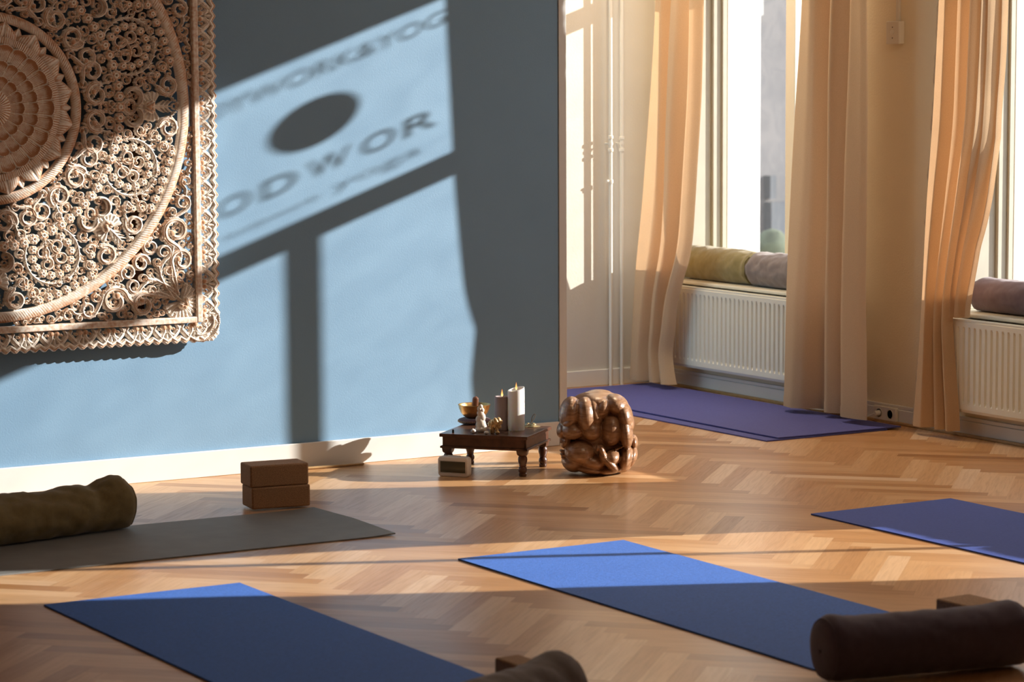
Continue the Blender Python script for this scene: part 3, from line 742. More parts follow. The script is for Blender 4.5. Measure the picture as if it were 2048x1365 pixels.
# pale stone figure
def lumps(name, mat, base, items, label, cat, vox=.0012, sm=3, yaw=None, part='figure_body'):
    """items: (lateral, depth toward viewer, height, rx, rdepth, rz, roll deg) in metres"""
    rv = Vector((RT[0], RT[1], 0)).normalized(); dv = -Vector((FW[0], FW[1], 0)).normalized()
    g = G()
    for (lx, dp, hz, rx, rd, rz, rl) in items:
        Mx = Matrix((rv, dv, Vector((0, 0, 1)))).transposed()
        Mr = Mx @ Matrix.Rotation(R(rl), 3, 'Y')
        c = Vector(base)+rv*lx+dv*dp+Vector((0, 0, hz))
        g.ell(tuple(c), (rx, rd, rz), Mr)
    o = g.build(name, mat, None, auto=False)
    me = o.data
    off = Vector(base); me.transform(Matrix.Translation(-off)); o.location = off
    m = o.modifiers.new('fuse', 'REMESH'); m.mode = 'VOXEL'; m.voxel_size = vox; m.use_smooth_shade = True
    s = o.modifiers.new('soft', 'SMOOTH'); s.factor = .5; s.iterations = sm
    return tag(o, label, cat)
sp = onZ(961.5, 865.5, T); sp[:2] += FW[:2]/np.linalg.norm(FW[:2])*.015
lumps('stone_figurine', 'stone', (sp[0], sp[1], T), [
    (0, 0, .011, .0215, .017, .013, 0), (.001, 0, .030, .018, .015, .020, 0), (-.004, 0, .047, .015, .013, .016, 10), (.004, 0, .055, .0145, .012, .018, -8),
    (-.001, 0, .070, .013, .011, .014, 0), (-.004, .001, .086, .0085, .009, .010, 0), (.001, .001, .094, .0075, .008, .0085, 0), (.009, 0, .018, .013, .014, .015, 20), (-.010, 0, .025, .009, .012, .014, 0), (.006, 0, .080, .008, .009, .010, 0)],
    'pale translucent stone figurine standing in front of the brass bowl', 'figurine', .0010, 2)
gp = onZ(990, 869, T); gp[:2] += FW[:2]/np.linalg.norm(FW[:2])*.014
lumps('gilt_figurine', 'gold', (gp[0], gp[1], T), [
    (-.004, 0, .034, .017, .015, .021, 10), (-.012, .003, .022, .009, .010, .018, 0), (.004, .010, .046, .009, .008, .016, -25), (.013, .004, .050, .010, .010, .012, 0),
    (.020, .004, .043, .009, .009, .010, 30), (.014, .004, .026, .010, .010, .009, 0), (-.018, 0, .034, .008, .010, .012, 0), (-.010, .0, .009, .010, .009, .011, 0), (.007, .008, .016, .006, .006, .012, -20), (.009, .012, .006, .009, .007, .006, 0), (.002, .012, .032, .004, .005, .012, 15), (.016, .010, .034, .005, .005, .009, 40)],
    'small gilt folded figurine between the stone figurine and the candles', 'figurine', .0010, 1)
s1 = onZ(946, 867.5, T); e1 = G().ell((s1[0]+.004, s1[1]+.004, T+.0075), (.011, .009, .0085), Matrix.Rotation(R(25), 3, 'Z'))
e1.add([(s1[0]-.004, s1[1]+.004, T+.002), (s1[0]+.012, s1[1]+.004, T+.002), (s1[0]+.006, s1[1]+.012, T+.002), (s1[0]+.004, s1[1]+.006, T+.019)], [(0, 2, 1), (0, 1, 3), (1, 2, 3), (2, 0, 3)])
tag(e1.build('seashell', 'pearl'), 'small pointed pearly shell left of the stone figurine at the table edge', 'shell')
s2 = onZ(973, 869.5, T)
tag(G().ell((s2[0]+.003, s2[1]+.005, T+.0062), (.0095, .0075, .0065), Matrix.Rotation(R(-20), 3, 'Z')).build('pebble', 'pearl'), 'small round white pebble in front of the gilt figurine', 'pebble')
s3 = onZ(906, 866, T)
tag(G().lathe([(.0038, 0), (.0042, .003), (.0038, .010), (.0025, .0115), (.0005, .0118)], 16, (s3[0]+.002, s3[1]+.003, T)).build('incense_cone', 'black'), 'tiny black incense holder near the left corner of the altar table', 'incense holder')
# cymbals with cord
ty = onZ(1066.5, 855.0, T); ty[:2] += FW[:2]/np.linalg.norm(FW[:2])*.012
e = empty('tingsha_cymbals', (ty[0], ty[1], T), label='small brass hand cymbals with a brown cord at the right of the candles', cat='cymbals')
for dx, dz in ((0, 0.001), (-.020, .0)):
    c = (ty[0]+RT[0]*dx+FW[0]*(-dx)*.4, ty[1]+RT[1]*dx+FW[1]*(-dx)*.4, T+dz)
    G().lathe([(.0265, 0), (.0270, .0012), (.020, .004), (.012, .006), (.0095, .0105), (.006, .0135), (.001, .0142)], 36, c).build('cymbal', 'bronze', e)
rv = Vector((RT[0], RT[1], 0)); c0 = Vector((ty[0], ty[1], T))
loop = [(-.036, .002, -.008), (-.022, .006, -.010), (-.008, .016, -.004), (.003, .030, 0), (.008, .043, .002), (.006, .048, .002), (.001, .044, .002), (-.005, .034, .001), (-.006, .020, 0), (-.003, .0135, 0)]
pts = [c0+rv*a+Vector((0, 0, max(b, .002)))-Vector((FW[0], FW[1], 0))*(-d) for a, b, d in loop]
fine = []
for i in range(len(pts)-1):
    for t in (0, .5): 
        p0 = pts[max(0, i-1)]; p1 = pts[i]; p2 = pts[i+1]; p3 = pts[min(len(pts)-1, i+2)]
        fine.append(.5*((2*p1)+(-p0+p2)*t+(2*p0-5*p1+4*p2-p3)*t*t+(-p0+3*p1-3*p2+p3)*t**3))
fine.append(pts[-1]); G().tube(fine, .0013, 8).build('cord', 'cord', e)

# ------------------------------------------------------------------ alarm clock
c0 = onZ(875.5, 953.0, 0); c1 = onZ(936, 956.5, 0)
ca = math.atan2(c1[1]-c0[1], c1[0]-c0[0]); cw = float(np.hypot(*(c1-c0)[:2])); cdp = .035
cm = (c0[:2]+c1[:2])/2+np.array([-math.sin(ca), math.cos(ca)])*cdp/2
clk = empty('alarm_clock', (cm[0], cm[1], 0), ca, label='white rounded digital alarm clock with a blank grey display in front of the altar table', cat='clock')
def rbox(w, h, r, y0, y1, n=8):
    vs = []
    loopp = []
    for cx, cz, a0 in ((w/2-r, r, -PI/2), (w/2-r, h-r, 0), (-w/2+r, h-r, PI/2), (-w/2+r, r, PI)):
        for k in range(n+1): a = a0+PI/2*k/n; loopp.append((cx+r*math.cos(a), cz+r*math.sin(a)))
    N = len(loopp); g = G()
    cen = (0, h/2)
    def ring(y, s): return [(cen[0]+(x-cen[0])*(1-s/(w/2)), y, cen[1]+(z-cen[1])*(1-s/(h/2))) for x, z in loopp]
    rows = [ring(y0, .004), ring(y0+.0015, .001), ring(y0+.004, 0), ring(y1-.004, 0), ring(y1-.0015, .001), ring(y1, .004)]
    for q in rows: vs += q
    fs = [(i*N+k, i*N+(k+1)%N, (i+1)*N+(k+1)%N, (i+1)*N+k) for i in range(len(rows)-1) for k in range(N)]
    fs += [tuple(range(N))[::-1], tuple((len(rows)-1)*N+k for k in range(N))]
    return g.add(vs, fs)
rbox(cw, .074, .013, -cdp/2, cdp/2).build('case', 'white_plastic', clk, world=False)
g = rbox(cw*.86, .046, .002, -cdp/2-.0008, -cdp/2+.003); 
for i, v in enumerate(g.v): g.v[i] = (v[0], v[1], v[2]+.0135)
g.build('display', 'lcd', clk, world=False)
G().box(-.03, .02, -.010, .008, .0735, .0765).build('snooze_button', 'white_plastic', clk, world=False, bevel=.001)

# ------------------------------------------------------------------ folded figure sculpture (one carved piece of wood)
q = 1/(7.185*548.0)
def I(X, Z, dep, rx, rz, rd, roll=0): return ((X-730)*q, dep, (1290-Z)*q, rx*q, rd, rz*q, roll)
SB = onZ(1194, 943, 0); SB[:2] -= FW[:2]/np.linalg.norm(FW[:2])*.03
items = [
    I(725, 690, -.03, 480, 500, .115), I(740, 400, -.03, 470, 290, .10), I(700, 950, -.02, 440, 300, .11),
    I(340, 400, .035, 165, 240, .085, 8),             # left back
    I(560, 430, .055, 160, 270, .078, -4), I(690, 400, .045, 115, 235, .070, -10),
    I(640, 640, .065, 150, 150, .060, 0),
    I(740, 240, .0, 250, 110, .09, 4), I(760, 160, -.05, 190, 55, .06),
    I(800, 330, .050, 115, 160, .060, 25),
    I(1000, 290, .02, 190, 150, .085, 25), I(1120, 450, .03, 125, 230, .085, -12),
    I(925, 640, .052, 165, 250, .070, 4),             # inner oval
    I(1135, 680, .045, 105, 250, .080, -5), I(1190, 560, .02, 75, 130, .075, 0),
    I(330, 500, .065, 120, 75, .055, -28), I(370, 640, .062, 175, 130, .065, 0), I(205, 650, .03, 66, 110, .065, 8), I(270, 800, .03, 80, 120, .06, 20),
    I(480, 960, .060, 235, 185, .080, 6), I(640, 1080, .055, 230, 130, .075, 16),
    I(785, 905, .115, 44, 88, .024, -20), I(722, 868, .118, 24, 46, .016, 10), I(810, 985, .112, 50, 62, .026, 0),
    I(880, 1075, .100, 72, 190, .040, -46), I(930, 1030, .075, 130, 120, .062, -30),
    I(1130, 1060, .035, 105, 195, .085, 14), I(1225, 1050, .015, 80, 155, .07, 16),
    I(1262, 850, .0, 58, 110, .05, 0),
    I(225, 950, .045, 48, 22, .02, 15), I(235, 1000, .05, 52, 22, .02, 15), I(250, 1045, .05, 54, 24, .02, 20),
    I(370, 1120, .02, 170, 140, .09, 30), I(620, 1200, .03, 260, 84, .09, 8), I(880, 1215, .03, 240, 72, .09, -6), I(1080, 1180, .01, 150, 100, .08, -10),
    I(905, 770, .075, 80, 60, .040, 0),
]
for k in range(7): items.append(I(985+k*27, 905-k*11+(k % 2)*6, .095-.004*k, 15, 17, .010))       # finger row, lower right
for k in range(9): items.append(I(650+k*26, 165+k*6, .012+.006*k, 14, 11, .012))              # finger row on top
lumps('folded_figure_sculpture', 'statue', (SB[0], SB[1], 0), items, 'polished brown wooden sculpture of a folded figure, right of the altar table', 'sculpture', .0020, 2)

# ------------------------------------------------------------------ carved panel
CX, CZ, YP = 3.25, 1.355, Y1-.046      # centre; YP: back plane of the panel
panel = empty('carved_wall_panel', (CX, YP, CZ), label='large square whitewashed teak panel carved with a mandala, hanging on the blue wall', cat='wall carving')
def relief_object(name, verts, faces, wash, parent, mirror=None):
    me = bpy.data.meshes.new(name)
    me.from_pydata([], [], []) if False else None
    me.vertices.add(len(verts)); me.vertices.foreach_set('co', np.asarray(verts, np.float32).ravel())
    F = np.asarray(faces, np.int32); me.loops.add(F.size); me.loops.foreach_set('vertex_index', F.ravel())
    me.polygons.add(len(F)); me.polygons.foreach_set('loop_start', np.arange(0, F.size, 4, dtype=np.int32)); 
    me.polygons.foreach_set('loop_total', np.full(len(F), 4, np.int32)) if hasattr(me.polygons[0], 'loop_total') and False else None
    me.update(calc_edges=True)
    at = me.attributes.new('wash', 'FLOAT', 'POINT'); at.data.foreach_set('value', np.asarray(wash, np.float32))
    me.polygons.foreach_set('use_smooth', np.ones(len(F), bool)); me.materials.append(MT['carved'])
    o = bpy.data.objects.new(name, me); col.objects.link(o); o.parent = parent
    return o
# (u, v, h) panel coordinates: u right, v DOWN, h out of the wall toward the room -> local (u, -h, -v)
def L3d(u, v, h): return np.stack([u, -h, -v], -1)
def polar(name, rr, H, Wsh, nth, Rf=None):
    """rr: radii list; H(th, r, i), wash(th, r, i)"""
    th = np.linspace(0, 2*PI, nth, endpoint=False); V = []; W = []
    for i, r in enumerate(rr):
        rad = r if Rf is None else Rf(th, r)
        V.append(L3d(rad*np.cos(th), rad*np.sin(th), H(th, r)*np.ones_like(th))); W.append(Wsh(th, r)*np.ones_like(th))
    V = np.concatenate(V); W = np.concatenate(W); n = len(rr)
    i = np.arange(n-1)[:, None]; k = np.arange(nth)[None, :]; k2 = (k+1) % nth
    Fc = np.stack([(i*nth+k), ((i+1)*nth+k), ((i+1)*nth+k2), (i*nth+k2)], -1).reshape(-1, 4)
    return relief_object(name, V, Fc, W, panel)
def ringpart(name, r0, r1, hh, nh, tw):
    q = np.linspace(-1, 1, 15); rad = [(r0+r1)/2+(r1-r0)/2*t for t in q]
    rad = [rad[0]-1e-4]+rad+[rad[-1]+1e-4]
    def qq(r): return (r-(r0+r1)/2)/((r1-r0)/2)
    def H(th, r):
        t = qq(r)
        if abs(t) > 1: return -.0*th
        return .012+hh*math.sqrt(max(0, 1-t*t))**.8*(1-.09*(.5+.5*np.sin(nh*th+tw*t))**3)
    def Wf(th, r):
        t = qq(r); return np.clip(.10+(.55-.45*t)*(.35+.65*(.5+.5*np.sin(nh*th+tw*t+1.5*np.sin(7*th)))**1.5), 0, 1)
    return polar(name, rad, H, Wf, 2400)
ringpart('inner_ring', .300, .334, .013, 230, 7)
ringpart('outer_ring', .706, .745, .013, 500, 7)
# central rosette
ROWS = [(.068, .119, 16), (.119, .171, 24), (.171, .228, 24)]
def scal(th, N, ph=0): return np.abs(np.cos(N*th/2+ph))**.35
def ros_H(th, r):
    if r <= .068: return .030+.016*math.sqrt(max(0, 1-(r/.070)**2))-.003*(.5+.5*np.sin(40*th))*(r > .02)
    for a, b, N in ROWS:
        if a < r <= b:
            t = (r-a)/(b-a); e = .70+.30*scal(th, N); up = np.clip(t/e, 0, 1)
            h = .020+.020*up**1.6; drop = t > e
            h = np.where(drop, .018, h)-.005*(1-scal(th, N))*(t > .35)
            return h-.0012*(.5+.5*np.sin(N*9*th))*(1-t)
    if r <= .252: return .026-.0012*(.5+.5*np.sin(210*th))
    return .018*np.ones_like(th)
def ros_W(th, r):
    if r <= .068: return .45+.4*np.sin(40*th)
    for a, b, N in ROWS:
        if a < r <= b:
            t = (r-a)/(b-a); e = .70+.30*scal(th, N)
            w = np.clip(1.35-2.6*(t/e)**3, 0, 1)*(.45+.30*np.sin(N*9*th+3*np.sin(N*th)))
            w = np.where(np.abs(t-e) < .05, .85, w); return np.where(scal(th, N) < .55, .8*np.ones_like(th), w)
    return .45+.45*np.sin(210*th+2*np.sin(16*th))
rr = list(np.linspace(.001, .252, 130))
o = polar('rosette', rr, ros_H, ros_W, 1200)
def leafR(N, base, tip, sharp, ph):
    def f(th, t):
        s = np.abs(((th*N/(2*PI)+ph) % 1)-.5)*2      # 0 at petal axis... 1 between
        edge = base+(tip-base)*(1-s)**sharp
        return .235+(edge-.235)*t
    return f
def leafpart(name, N, base, tip, sharp, ph, h0, bow):
    Rf = leafR(N, base, tip, sharp, ph); ts = [0, .1, .2, .3, .4, .5, .6, .7, .8, .9, .97, 1.0, 1.001]
    def H(th, t):
        s = np.abs(((th*N/(2*PI)+ph) % 1)-.5)*2
        if t > 1: return 0*th
        return h0+bow*math.sin(min(1, t)*PI*.8)*(1-s**2)-.003*np.exp(-(s/.08)**2)
    def Wf(th, t):
        s = np.abs(((th*N/(2*PI)+ph) % 1)-.5)*2
        return np.clip(.25+.65*(.5+.5*np.sin(s*38+t*6))**2*(s < .85)*(t < .85)+.4*(np.exp(-(s/.07)**2)), 0, 1)
    return polar(name, ts, H, Wf, 1600, Rf)
leafpart('rosette_petals', 16, .262, .303, .75, 0, .016, .012)
leafpart('rosette_sepals', 16, .25, .300, 1.6, .5, .008, .008)

# scrollwork: strokes stamped into a height field, one quadrant, mirrored to the other three
RES = .0016; UM = .862; NG = int(UM/RES)
class Field:
    def __init__(s):
        s.S = np.full((NG, NG), -1.0, np.float32); s.Z = np.zeros((NG, NG), np.float32); s.W = np.zeros((NG, NG), np.float32)
        s.c = (np.arange(NG)*RES).astype(np.float32)
    def stroke(s, P, Wd, base, hgt, groove=1, wb=.1):
        P = np.asarray(P, np.float32); Wd = np.broadcast_to(np.asarray(Wd, np.float32), (len(P),))
        T = np.gradient(P, axis=0); T /= np.maximum(np.linalg.norm(T, axis=1, keepdims=True), 1e-9)
        step = 16
        for a in range(0, max(1, len(P)-1), step):
            p, w, t = P[a:a+step+1], Wd[a:a+step+1], T[a:a+step+1]; m = w.max()+3*RES
            i0, i1 = max(0, int((p[:, 0].min()-m)/RES)), min(NG, int((p[:, 0].max()+m)/RES)+2)
            j0, j1 = max(0, int((p[:, 1].min()-m)/RES)), min(NG, int((p[:, 1].max()+m)/RES)+2)
            if i0 >= i1 or j0 >= j1: continue
            U = s.c[i0:i1][:, None, None]; V = s.c[j0:j1][None, :, None]
            dx, dy = np.broadcast_arrays(U-p[:, 0], V-p[:, 1]); d = np.sqrt(dx*dx+dy*dy); sd = w-d; k = sd.argmax(-1)
            I_, J_ = np.indices(k.shape); S = sd[I_, J_, k]; D = d[I_, J_, k]; Wk = w[k]
            q = (dx[I_, J_, k]*t[k, 1]-dy[I_, J_, k]*t[k, 0])/np.maximum(Wk, 1e-6); qa = D/np.maximum(Wk, 1e-6)
            z = base+hgt*np.sqrt(np.clip(1-qa*qa, 0, 1))
            gr = 0
            if groove:
                gr = np.exp(-((q-.30)/.13)**2)+(.8*np.exp(-((q+.42)/.12)**2) if groove > 1 else 0)
                z = z-hgt*.38*gr
            wsh = np.clip(wb+.12+.9*gr+.55*np.clip((qa-.72)/.28, 0, 1)+.25*np.clip(-q, 0, 1), 0, 1)
            Sv = s.S[i0:i1, j0:j1]; Zv = s.Z[i0:i1, j0:j1]; Wv = s.W[i0:i1, j0:j1]
            up = (S > 0) & ((z > Zv) | (Sv <= 0)); Zv[up] = z[up]; Wv[up] = wsh[up]; np.maximum(Sv, S, out=Sv)
F = Field()
def arcpts(c, r, a0, a1, n=24):
    a = np.linspace(a0, a1, n); return np.stack([c[0]+r*np.cos(a), c[1]+r*np.sin(a)], -1)
def spiral(c, Rr, a0, sgn, leaf=True, turns=1.12, stem=None, h=.0105, bz=.006):
    Rr *= 1.10; n = max(22, int(Rr*1500)); t = np.linspace(0, 1, n); rad = Rr*(.85-.50*t**1.1); a = a0+sgn*2*PI*turns*t
    P = np.stack([c[0]+rad*np.cos(a), c[1]+rad*np.sin(a)], -1); Wd = Rr*(.195-.045*t)
    F.stroke(P, np.maximum(Wd, .0030), .009+bz, h*(.6+.4*min(1, Rr/.04)), 2 if Rr > .03 else 1)
    e = P[-1]; F.stroke(np.array([e, e+1e-5]), max(Rr*.22, .0044), .013+bz, h*.8, 0, .05)
    if leaf:
        k = int(5+Rr*90)
        for j in range(k):
            tt = .04+.62*j/k; i = int(tt*n); p = P[i]; aa = a[i]
            d = np.array([math.cos(aa-sgn*.9), math.sin(aa-sgn*.9)]); d2 = np.array([math.cos(aa-sgn*1.9), math.sin(aa-sgn*1.9)])
            Lf = Rr*(.34-.14*tt); s = np.linspace(0, 1, 7)[:, None]
            q = p+d*Lf*s+d2*Lf*.5*s*s
            F.stroke(q, np.linspace(Rr*.12+.001, Rr*.045+.0012, 7), .007+bz, h*.8, 1, .25)
        # inner leaf filling
        for j in range(6):
            i = int((.06+.10*j)*n); aa = a[i]; p = P[i]; d = -np.array([math.cos(aa+sgn*.7), math.sin(aa+sgn*.7)]); s = np.linspace(0, 1, 6)[:, None]
            F.stroke(p+d*Rr*(.36-.03*j)*s, np.linspace(Rr*.11, Rr*.07, 6), .006+bz, h*.7, 1, .3)
            F.stroke(np.array([p+d*Rr*(.38-.03*j), p+d*Rr*(.38-.03*j)+1e-5]), Rr*.075+.001, .009+bz, h*.6, 0, .1)
    if stem is not None:
        s = np.linspace(0, 1, 20)[:, None]; p0 = np.array(stem, float); p2 = P[0]; tan = (P[1]-P[0]); tan /= np.linalg.norm(tan)
        p1 = p2-tan*np.linalg.norm(p2-p0)*.55
        Q = (1-s)**2*p0+2*s*(1-s)*p1+s*s*p2
        F.stroke(Q, np.linspace(.0040, max(.0042, Rr*.19), 20), .009+bz, h*.9, 2, .15)
def flower(c, r, h=.020):
    r *= 1.1
    F.stroke(np.array([c, np.array(c)+1e-5]), r*.62, .016, .003, 0, .9)
    for k in range(6):
        a = k*PI/3+c[0]*37; p = np.array([c[0]+.60*r*math.cos(a), c[1]+.60*r*math.sin(a)]); F.stroke(np.array([p, p+1e-5]), r*.43, .0185, .0055, 0, .12)
    F.stroke(arcpts(c, r*.34, 0, 2*PI, 14), r*.17, .0205, .0045, 0, .85)
    s_ = r*.17; i0, i1, j0, j1 = int((c[0]-s_)/RES), int((c[0]+s_)/RES)+2, int((c[1]-s_)/RES), int((c[1]+s_)/RES)+2
    if i0 >= 0 and j0 >= 0:
        uu, vv = np.meshgrid(F.c[i0:i1]-c[0], F.c[j0:j1]-c[1], indexing='ij'); mk = (uu*uu+vv*vv < s_*s_); F.Z[i0:i1, j0:j1][mk] = .010; F.W[i0:i1, j0:j1][mk] = 0
def frond(P, L, n, wd=.0055, both=True, h=.014):
    P = np.asarray(P); F.stroke(P, wd*.85, .013, h*.8, 2, .2); T = np.gradient(P, axis=0); T /= np.linalg.norm(T, axis=1, keepdims=True)
    for j in range(n):
        i = min(len(P)-1, int((j+.5)/n*len(P))); t = T[i]; nrm = np.array([-t[1], t[0]])
        for sg in ((1, -1) if both else (1,)):
            d = t*.75+nrm*sg*.75; s = np.linspace(0, 1, 5)[:, None]; Lk = L*(1-.35*abs(j/n-.4))
            F.stroke(P[i]+d*Lk*s, np.linspace(.0052, .0018, 5), .011, h*.7, 1, .35)
def fan(c, a0, a1, n, L, w0, h=.015, r0=.3):
    for k in range(n):
        a = a0+(a1-a0)*k/(n-1); s = np.linspace(r0, 1, 8)[:, None]; d = np.array([math.cos(a), math.sin(a)])
        F.stroke(np.array(c)+d*L*s, np.linspace(w0*.45, w0, 8), .008, h, 1, .4)
def blossom(c, ang, sc=1.0):
    d = np.array([math.cos(ang), math.sin(ang)]); n = np.array([-d[1], d[0]]); c = np.array(c)
    fan(c, ang+PI-2.0, ang+PI+2.0, 13, .046*sc, .0090*sc)
    for sg in (1, -1):
        p = c-d*.006*sc+n*sg*.011*sc; F.stroke(np.array([p, p-d*.012*sc-n*sg*.006*sc]), .0135*sc, .022, .018, 1, .15)
    F.stroke(np.stack([c-d*.02*sc, c+d*.06*sc]) if False else np.array([c+d*t for t in np.linspace(-.004, .070*sc, 16)]), np.linspace(.0075*sc, .0028, 16), .016, .009, 2, .2)
    for sg in (1, -1):
        for q_ in (.018, .034, .050):
            st = c+d*q_*sc; s_ = np.linspace(0, 1, 8)[:, None]; F.stroke(st+(d*.6+n*sg*.8)*.026*sc*s_+d*.012*s_*s_, np.linspace(.0058, .0018, 8)*sc, .014, .009, 1, .3)
def pol(r, deg): return np.array([r*math.cos(R(deg)), r*math.sin(R(deg))])
def sector(base):
    for sg in (1, -1):
        def P(r, t): return pol(r, base+sg*t)
        def A(t): return R(base+sg*t)
        # zone between inner ring and first flower chain
        spiral(P(.394, 6.6), .042, A(100), sg, stem=P(.352, 0.5)); spiral(P(.398, 18.4), .038, A(190), -sg, stem=P(.345, 12.5))
        spiral(P(.447, 12.6), .020, A(0), sg, leaf=False, stem=P(.462, 17)); spiral(P(.352, 13.6), .017, A(180), sg, leaf=False)
        spiral(P(.447, 22), .016, A(90), sg, leaf=False); spiral(P(.350, 21.8), .013, A(0), sg, leaf=False); spiral(P(.448, 1.8), .014, A(0), -sg, leaf=False)
        frond(np.array([P(.345+.0, 9.3)*(1-t)+P(.462, 12.0)*t for t in np.linspace(0, 1, 20)]), .014, 6)
        # zone between chain and outer ring
        spiral(P(.667, 6.6), .038, A(210), sg, stem=P(.70, 1)); spiral(P(.612, 9.3), .020, A(90), -sg, leaf=False, stem=P(.64, 5))
        spiral(P(.655, 12.6), .021, A(-60), sg, leaf=False); spiral(P(.690, 12.3), .012, A(30), sg, leaf=False); spiral(P(.560, 8.6), .021, A(0), sg, leaf=True)
        spiral(P(.512, 10.8), .018, A(20), -sg, leaf=False); spiral(P(.513, 5.0), .013, A(180), sg, leaf=False); spiral(P(.660, 21.0), .012, A(180), sg, leaf=False)
        F.stroke(arcpts(P(.530, 3.6), .031, A(-60), A(-60)+sg*R(210), 30), np.concatenate([np.linspace(.005, .0105, 15), np.linspace(.0105, .006, 15)]), .016, .018, 2, .2)
        # horseshoe: fronds, flowers and scrolls
        hc = P(.556, 22.5)
        spiral(P(.535, 19.2), .026, A(60), sg, leaf=False, stem=P(.50, 22)); spiral(P(.578, 19.6), .026, A(200), -sg, leaf=False, stem=P(.56, 22.5)); spiral(P(.513, 21.2), .013, A(0), sg, leaf=False)
    hc = pol(.556, base+22.5); h0 = R(base+22.5)
    for k in range(11):
        a = h0-2.25+4.5*k/10; flower(hc+np.array([math.cos(a), math.sin(a)])*.072, .0140)
    for sg in (1, -1):
        a = np.linspace(2.45, .06, 40); Q = np.stack([hc[0]+.100*np.cos(h0+sg*a), hc[1]+.100*np.sin(h0+sg*a)], -1); frond(Q, .015, 11)
    for k in range(-3, 4):
        p = pol(.691, base+22.5+k*2.95); flower(p, .0145)
    for k in (1, 2):
        for sg in (1, -1): flower(pol(.676-.014*k-.004*k*k, base+22.5+sg*(8.85+1.7*k)), .0125)
    blossom(pol(.602, base), R(base))
for bdeg in (-45, 0, 45, 90): sector(bdeg)
for k in range(-2, 24): flower(pol(.479, k*4.5), .0170)
# corner outside the outer ring
for (sx, sw) in ((0, 0), (1, 1)):
    def S_(u, v): return (v, u) if sw else (u, v)
    sg = -1 if sw else 1
    def Ag(deg): return (PI/2-R(deg)) if sw else R(deg)
    for (u, v, Rr, a0, dr, lf, st) in [(.686, .445, .052, 110, 1, 1, (.655, .63)), (.705, .553, .044, 160, 1, 1, (.685, .655)), (.636, .520, .028, 60, -1, 0, (.62, .60)), (.712, .345, .031, 60, -1, 1, (.66, .40)),
            (.728, .268, .022, 120, 1, 1, (.722, .32)), (.738, .205, .016, 60, -1, 0, (.735, .245)), (.742, .150, .0125, 60, 1, 0, None), (.745, .105, .010, 0, 1, 0, None), (.672, .378, .018, 200, 1, 0, None), (.737, .393, .014, 0, 1, 0, None),
            (.740, .500, .012, 0, 1, 0, None), (.612, .555, .018, 30, 1, 0, None), (.640, .468, .014, 90, 1, 0, None), (.740, .310, .011, 20, 1, 0, None), (.655, .590, .020, 10, -1, 1, None), (.738, .605, .014, 60, -1, 0, None), (.738, .235, .009, 0, 1, 0, None)]:
        c = S_(u, v); spiral(c, Rr, Ag(a0), dr*sg, bool(lf), stem=S_(*st) if st else None)
    for (pts) in ([(.690, .675), (.665, .62), (.66, .55), (.672, .50)], [(.690, .670), (.645, .64), (.605, .62), (.575, .615)]):
        Q = np.array([S_(*p) for p in pts]); t = np.linspace(0, 3, 30); Q2 = np.stack([np.interp(t, range(4), Q[:, 0]), np.interp(t, range(4), Q[:, 1])], -1); frond(Q2, .022, 8, .008)
blossom((.700, .700), R(225), 1.0); fan((.700, .700), R(-70), R(160), 16, .062, .0085)
# border outside the frame strip: pairs of scrolls, fan leaves and a toothed edge
def bmotif(fn, s0):
    def P(s, t): return np.array(fn(s0+s, t))
    T0 = P(0, 0); e1 = P(.01, 0)-T0; ang = math.atan2(e1[1], e1[0]); e2 = P(0, .01)-T0; flip = 1 if e1[0]*e2[1]-e1[1]*e2[0] > 0 else -1
    def A(d): return ang+flip*R(d)
    for sg in (1, -1):
        F.stroke(np.array([P(sg*.010, .014), P(sg*.010, .0141)]), .0100, .014, .010, 0, .05)
        F.stroke(arcpts(P(sg*.028, .022), .019, A(90)-2.4*sg*flip, A(90)+2.0*sg*flip, 26), np.linspace(.0045, .0085, 26), .012, .010, 2, .3)
        F.stroke(np.array([P(sg*.026, .019), P(sg*.026, .0191)]), .0058, .013, .012, 0, .05)
        s = np.linspace(0, 1, 16)[:, None]
        for off in (0, 1):
            a = P(sg*(.052-.010*off), .016+.012*off); b = P(sg*(.034-.010*off), .052); c = P(sg*(.010-.004*off), .064-.005*off)
            F.stroke(a*(1-s)**2+2*s*(1-s)*b+s*s*c, np.linspace(.0090, .0052, 16), .010+.003*off, .010, 2, .35)
    fan(P(0, .024), A(90)-.7, A(90)+.7, 3, .026, .0075)
    for k in (-1, 0, 1):      # toothed edge
        x = k*.0357
        for off in (0, .0095):
            L = np.array([P(x-.0178, .057-off*.7), P(x, .0715-off), P(x+.0178, .057-off*.7)]); t = np.linspace(0, 2, 14)
            F.stroke(np.stack([np.interp(t, (0, 1, 2), L[:, 0]), np.interp(t, (0, 1, 2), L[:, 1])], -1), .0056, .009+.003*(off > 0), .012, 0, .15+.6*(off > 0))
for k in range(8):
    s = k*.1085 if False else (k*.107)
    if s > .77: continue
    bmotif(lambda a, t: (.778+t, a), s); bmotif(lambda a, t: (a, .778+t), s)
for k in range(15):
    a = R(-22+134*k/14); Lk = min(.083, .068/max(math.cos(a), math.sin(a), .5)); s_ = np.linspace(.25, 1, 9)[:, None]; d = np.array([math.cos(a), math.sin(a)])
    F.stroke(np.array((.774, .774))+d*Lk*s_, np.linspace(.004, .0092, 9), .010, .009, 1, .45)

for sg in (0, 1):
    c = (.785, .752) if sg else (.752, .785)
    F.stroke(np.array([c, (c[0]+1e-5, c[1])]), .0125, .014, .016, 0, .1); F.stroke(arcpts((.775, .775), .05+.022*sg, R(-20), R(110), 24), .004, .016, .012, 1, .2)

